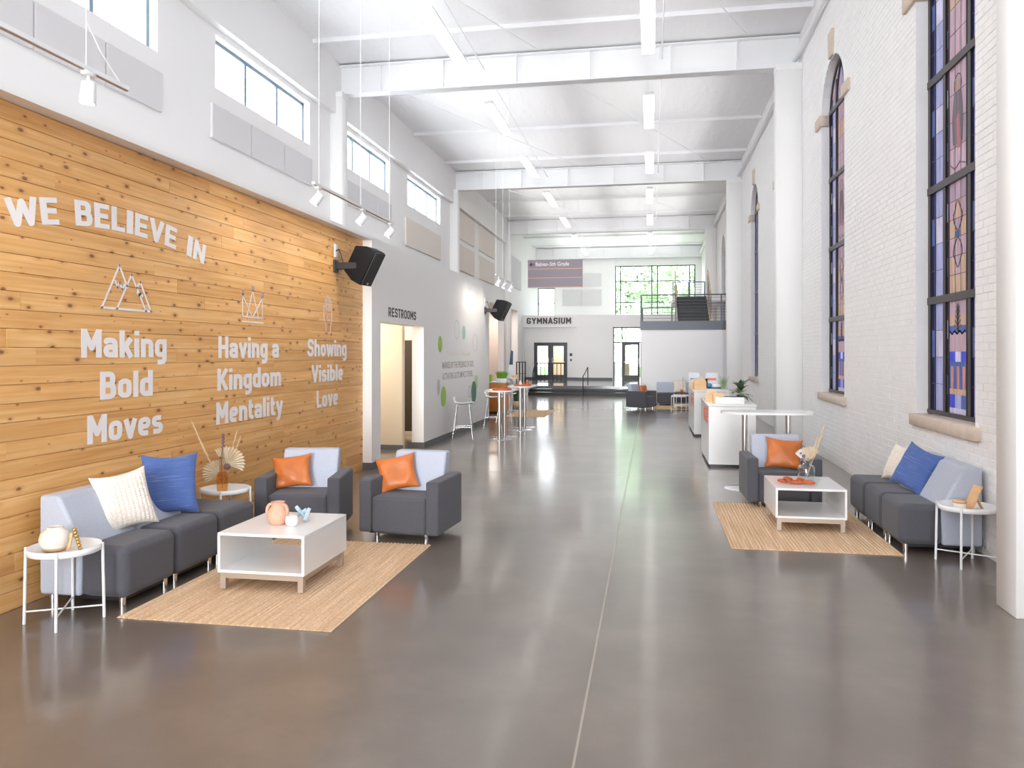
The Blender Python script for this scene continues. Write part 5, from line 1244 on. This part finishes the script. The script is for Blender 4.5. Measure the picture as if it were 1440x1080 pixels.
t = thing('paper_box', 'small orange box on the farthest left high table', 'box', (-4.38, 25.12, 1.06)); MB().rbox((-.1, -.06, 0), (.1, .06, .08), .004, 1).build('box_body', PAPER, t); MB().box((-.102, -.062, .05), (.102, .062, .055)).build('lid_seam', RUST, t)

# ---- reception counters
def counter(x0, x1, y0, y1, label):
    cx, cy_ = (x0+x1)/2, (y0+y1)/2; t = thing('reception_counter', label, 'counter', (cx, cy_, 0), 0, 'white reception counters'); a, b = (x1-x0)/2, (y1-y0)/2
    MB().box((-a, -b, .045), (a, b, .985)).build('counter_body', LAM, t); MB().rbox((-a-.012, -b-.012, .985), (a+.012, b+.012, 1.02), .004, 1).build('worktop', LAM, t); MB().box((-a+.03, -b+.03, 0), (a-.03, b-.03, .045)).build('plinth', BLACK, t)
    po = MB().box((-a-.006, -b+.05, .70), (-a, -b+1.15, .93)).build('poster', REDP, t)
    for k in range(3): MB().box((-a-.008, -b+.15, .86-.05*k), (-a-.006, -b+.95-.2*k, .872-.05*k)).build('poster_line', WPAP, po)
counter(.92, 1.66, 13.1, 15.04, 'white reception counter with coral poster, nearest')
counter(.94, 1.70, 17.92, 20.6, 'white reception counter behind the first, with displays')
t = thing('planter_box', 'long white planter box on the near reception counter', 'planter', (1.27, 13.4, 1.0205)); MB().rbox((-.23, -.12, 0), (.23, .12, .11), .004, 1).build('box_body', LAM, t); MB().box((-.21, -.1, .1), (.21, .1, .114)).build('soil', PLANTB, t)
# leafy plant: each large leaf a part
pl = thing('leafy_plant', 'dark green broad leafed plant in the white planter on the near counter', 'plant', (1.46, 13.5, 1.13))
rnd = random.Random(12)
MB().cyl((0, 0, -.02), (0, 0, .12), .03, .01, 8).build('stem', LEAFL, pl)
for k in range(34):
    az = k*2.4+rnd.uniform(-.3, .3); el = rnd.uniform(-.25, 1.35) if k > 5 else 1.3; L_ = rnd.uniform(.17, .27); wd_ = rnd.uniform(.028, .042)
    V = []; F = []; d = Vector((math.cos(az), math.sin(az), 0)); sd = Vector((-math.sin(az), math.cos(az), 0)); n = 5
    for q in range(n+1):
        s_ = q/n; e = el-1.1*s_; 
        if q == 0: p = Vector((0, 0, .02+.08*max(0, math.sin(el))))
        else: p = p + (d*math.cos(e+.3)+Vector((0, 0, math.sin(e+.3))))*L_/n
        ww_ = wd_*math.sin(PI*min(.97, .12+.85*s_))
        V += [tuple(p-sd*ww_), tuple(p-Vector((0, 0, .006))), tuple(p+sd*ww_)]
    for q in range(n): b_ = q*3; F += [(b_, b_+1, b_+4, b_+3), (b_+1, b_+2, b_+5, b_+4)]
    MB().add(V, F, True).build('leaf', LEAF if k % 4 else LEAFL, pl)
def bag(loc, s, rz, label):
    t = thing('kraft_box', label, 'box', loc, rz, 'kraft gable boxes on the counters'); w_, h = .09*s, .12*s
    MB().box((-w_, -.05*s, 0), (w_, .05*s, h)).build('box_body', PAPER, t)
    m_ = MB().add([(-w_, -.05*s, h), (w_, -.05*s, h), (w_, .05*s, h), (-w_, .05*s, h), (-w_*.8, 0, h*1.45), (w_*.8, 0, h*1.45)], [(0, 1, 5, 4), (3, 2, 5, 4), (0, 3, 4), (1, 2, 5)]); m_.build('gable_lid', PAPER, t)
    MB().tube([(-w_*.4, 0, h*1.42), (-w_*.3, 0, h*1.65), (w_*.3, 0, h*1.65), (w_*.4, 0, h*1.42)], .004*s, 6).build('handle', WPAP, t)
bag((1.09, 13.35, 1.0205), 1.0, .2, 'kraft paper gable box at the front edge of the near counter'); bag((1.02, 13.75, 1.0205), 1.1, -.3, 'kraft paper gable box behind the front one on the near counter')
bag((1.08, 18.2, 1.0205), 1.5, .1, 'large kraft paper box on the far counter'); bag((1.02, 18.7, 1.0205), 1.3, -.2, 'kraft paper box behind the large one on the far counter')
def acrylic(loc, label, colr, w_=.26):
    t = thing('acrylic_sign', label, 'sign holder', loc, 0, 'clear sign holders on the far counter')
    MB().box((-w_/2, -.003, .0), (w_/2, .003, .34)).build('sign_sheet', WPAP, t); MB().box((-w_/2*.7, -.006, .15), (w_/2*.7, -.003, .21)).build('sign_print', colr, t); MB().box((-w_/2, -.07, 0), (w_/2, .07, .006)).build('sign_foot', GLASS, t)
acrylic((1.06, 20.2, 1.0205), 'clear sign holder with blue print on the far counter', BLUEP); acrylic((1.5, 20.3, 1.0205), 'clear sign holder with coral print on the far counter', REDP, .3)
for k, x in enumerate((1.235, 1.32)):
    t = thing('black_bottle', ('left one of two black bottles on the far counter', 'right one of two black bottles on the far counter')[k], 'bottle', (x, 19.6, 1.0205), 0, 'black bottles'); MB().lathe([(.001, 0), (.033, 0), (.033, .12), (.028, .16), (.028, .19), (.001, .19)], n=16).build('bottle_body', BLACK, t); MB().cyl((0, 0, .19), (0, 0, .215), .03, n=14).build('cap', SPK, t)
t = thing('blue_bowl', 'small blue cap or bowl on the far counter beside the left sign', 'bowl', (1.12, 19.3, 1.0205)); MB().lathe([(.001, .005), (.05, .005), (.075, .045), (.07, .047), (.045, .012), (.001, .012)], n=20).build('bowl_body', BLUEP, t); MB().lathe([(.001, 0), (.04, 0), (.04, .006)], n=16).build('bowl_foot', CERAM, t)
t = thing('folded_caps', 'white and blue display tray on the far counter', 'tray', (1.5, 19.1, 1.0205)); MB().rbox((-.2, -.1, 0), (.2, .1, .02), .004, 1).build('tray_body', BLACK, t); MB().ball((-.14, 0, .07), .055, n=6).build('blue_item', BLUEP, t); MB().rbox((-.08, -.06, .02), (.18, .06, .11), .02, 2).build('white_item', CERAM, t)
t = thing('small_plant', 'thin green plant in a clear box at the right end of the far counter', 'plant', (1.62, 18.5, 1.0205)); MB().rbox((-.07, -.06, 0), (.07, .06, .1), .004, 1).build('clear_box', GLASS, t); blades(t, 40, .04, .04, .02, .3, LEAFL, 8, 'foliage')

# ---- far right lounge
armchair((-.33, 26.5, 0), math.radians(65), 'small looking charcoal armchair seen from behind in the far lounge', .86, .72)
pillow('throw_pillow', (-.22, 26.55, .435), (.5, .86), math.radians(15), 0, .42, .38, .13, LEATH, 'tan leather pillow on the far lounge armchair', group='tan leather pillows', wrinkle=.01, seed=11)
module((.50, 28.55, 0), -PI/2, 'far lounge sofa module, left one with grey back', True, .62); module((1.125, 28.55, 0), -PI/2, 'far lounge sofa module hidden behind the cream pillow', True, .62)
pillow('throw_pillow', (1.0, 28.3, .455), (1, 0), math.radians(18), 0, .48, .46, .14, CREAMF, 'cream pillow on the far lounge sofa', knit=False)
t = coffee_table((1.1, 26.9, .014), .75, .8, 'white coffee table in the far lounge beside the counters')
t = thing('white_stool_table', 'small white cube side table behind the far armchair', 'side table', (.12, 28.9, 0)); MB().rbox((-.2, -.2, .04), (.2, .2, .5), .006, 1).build('cube_body', LAM, t); MB().box((-.17, -.17, 0), (.17, .17, .04)).build('plinth', BLACK, t)
v = thing('amber_vase', 'amber vase with dried stems on the far lounge coffee table', 'vase', (1.0, 26.8, CT)); MB().lathe([(.001, 0), (.05, 0), (.052, .17), (.04, .19), (.045, .165), (.045, .01), (.001, .008)], n=20).build('vase_body', AMBER, v)
for k, p in enumerate(((-.1, 0, .55), (.05, .02, .6), (.12, 0, .5))): plume(v, (0, 0, .03), p, .03, BROWNS if k else PAMP, 80, 20+k)
tray_table((.85, 25.2, 0), .3, 'white tray table before the far lounge coffee table')
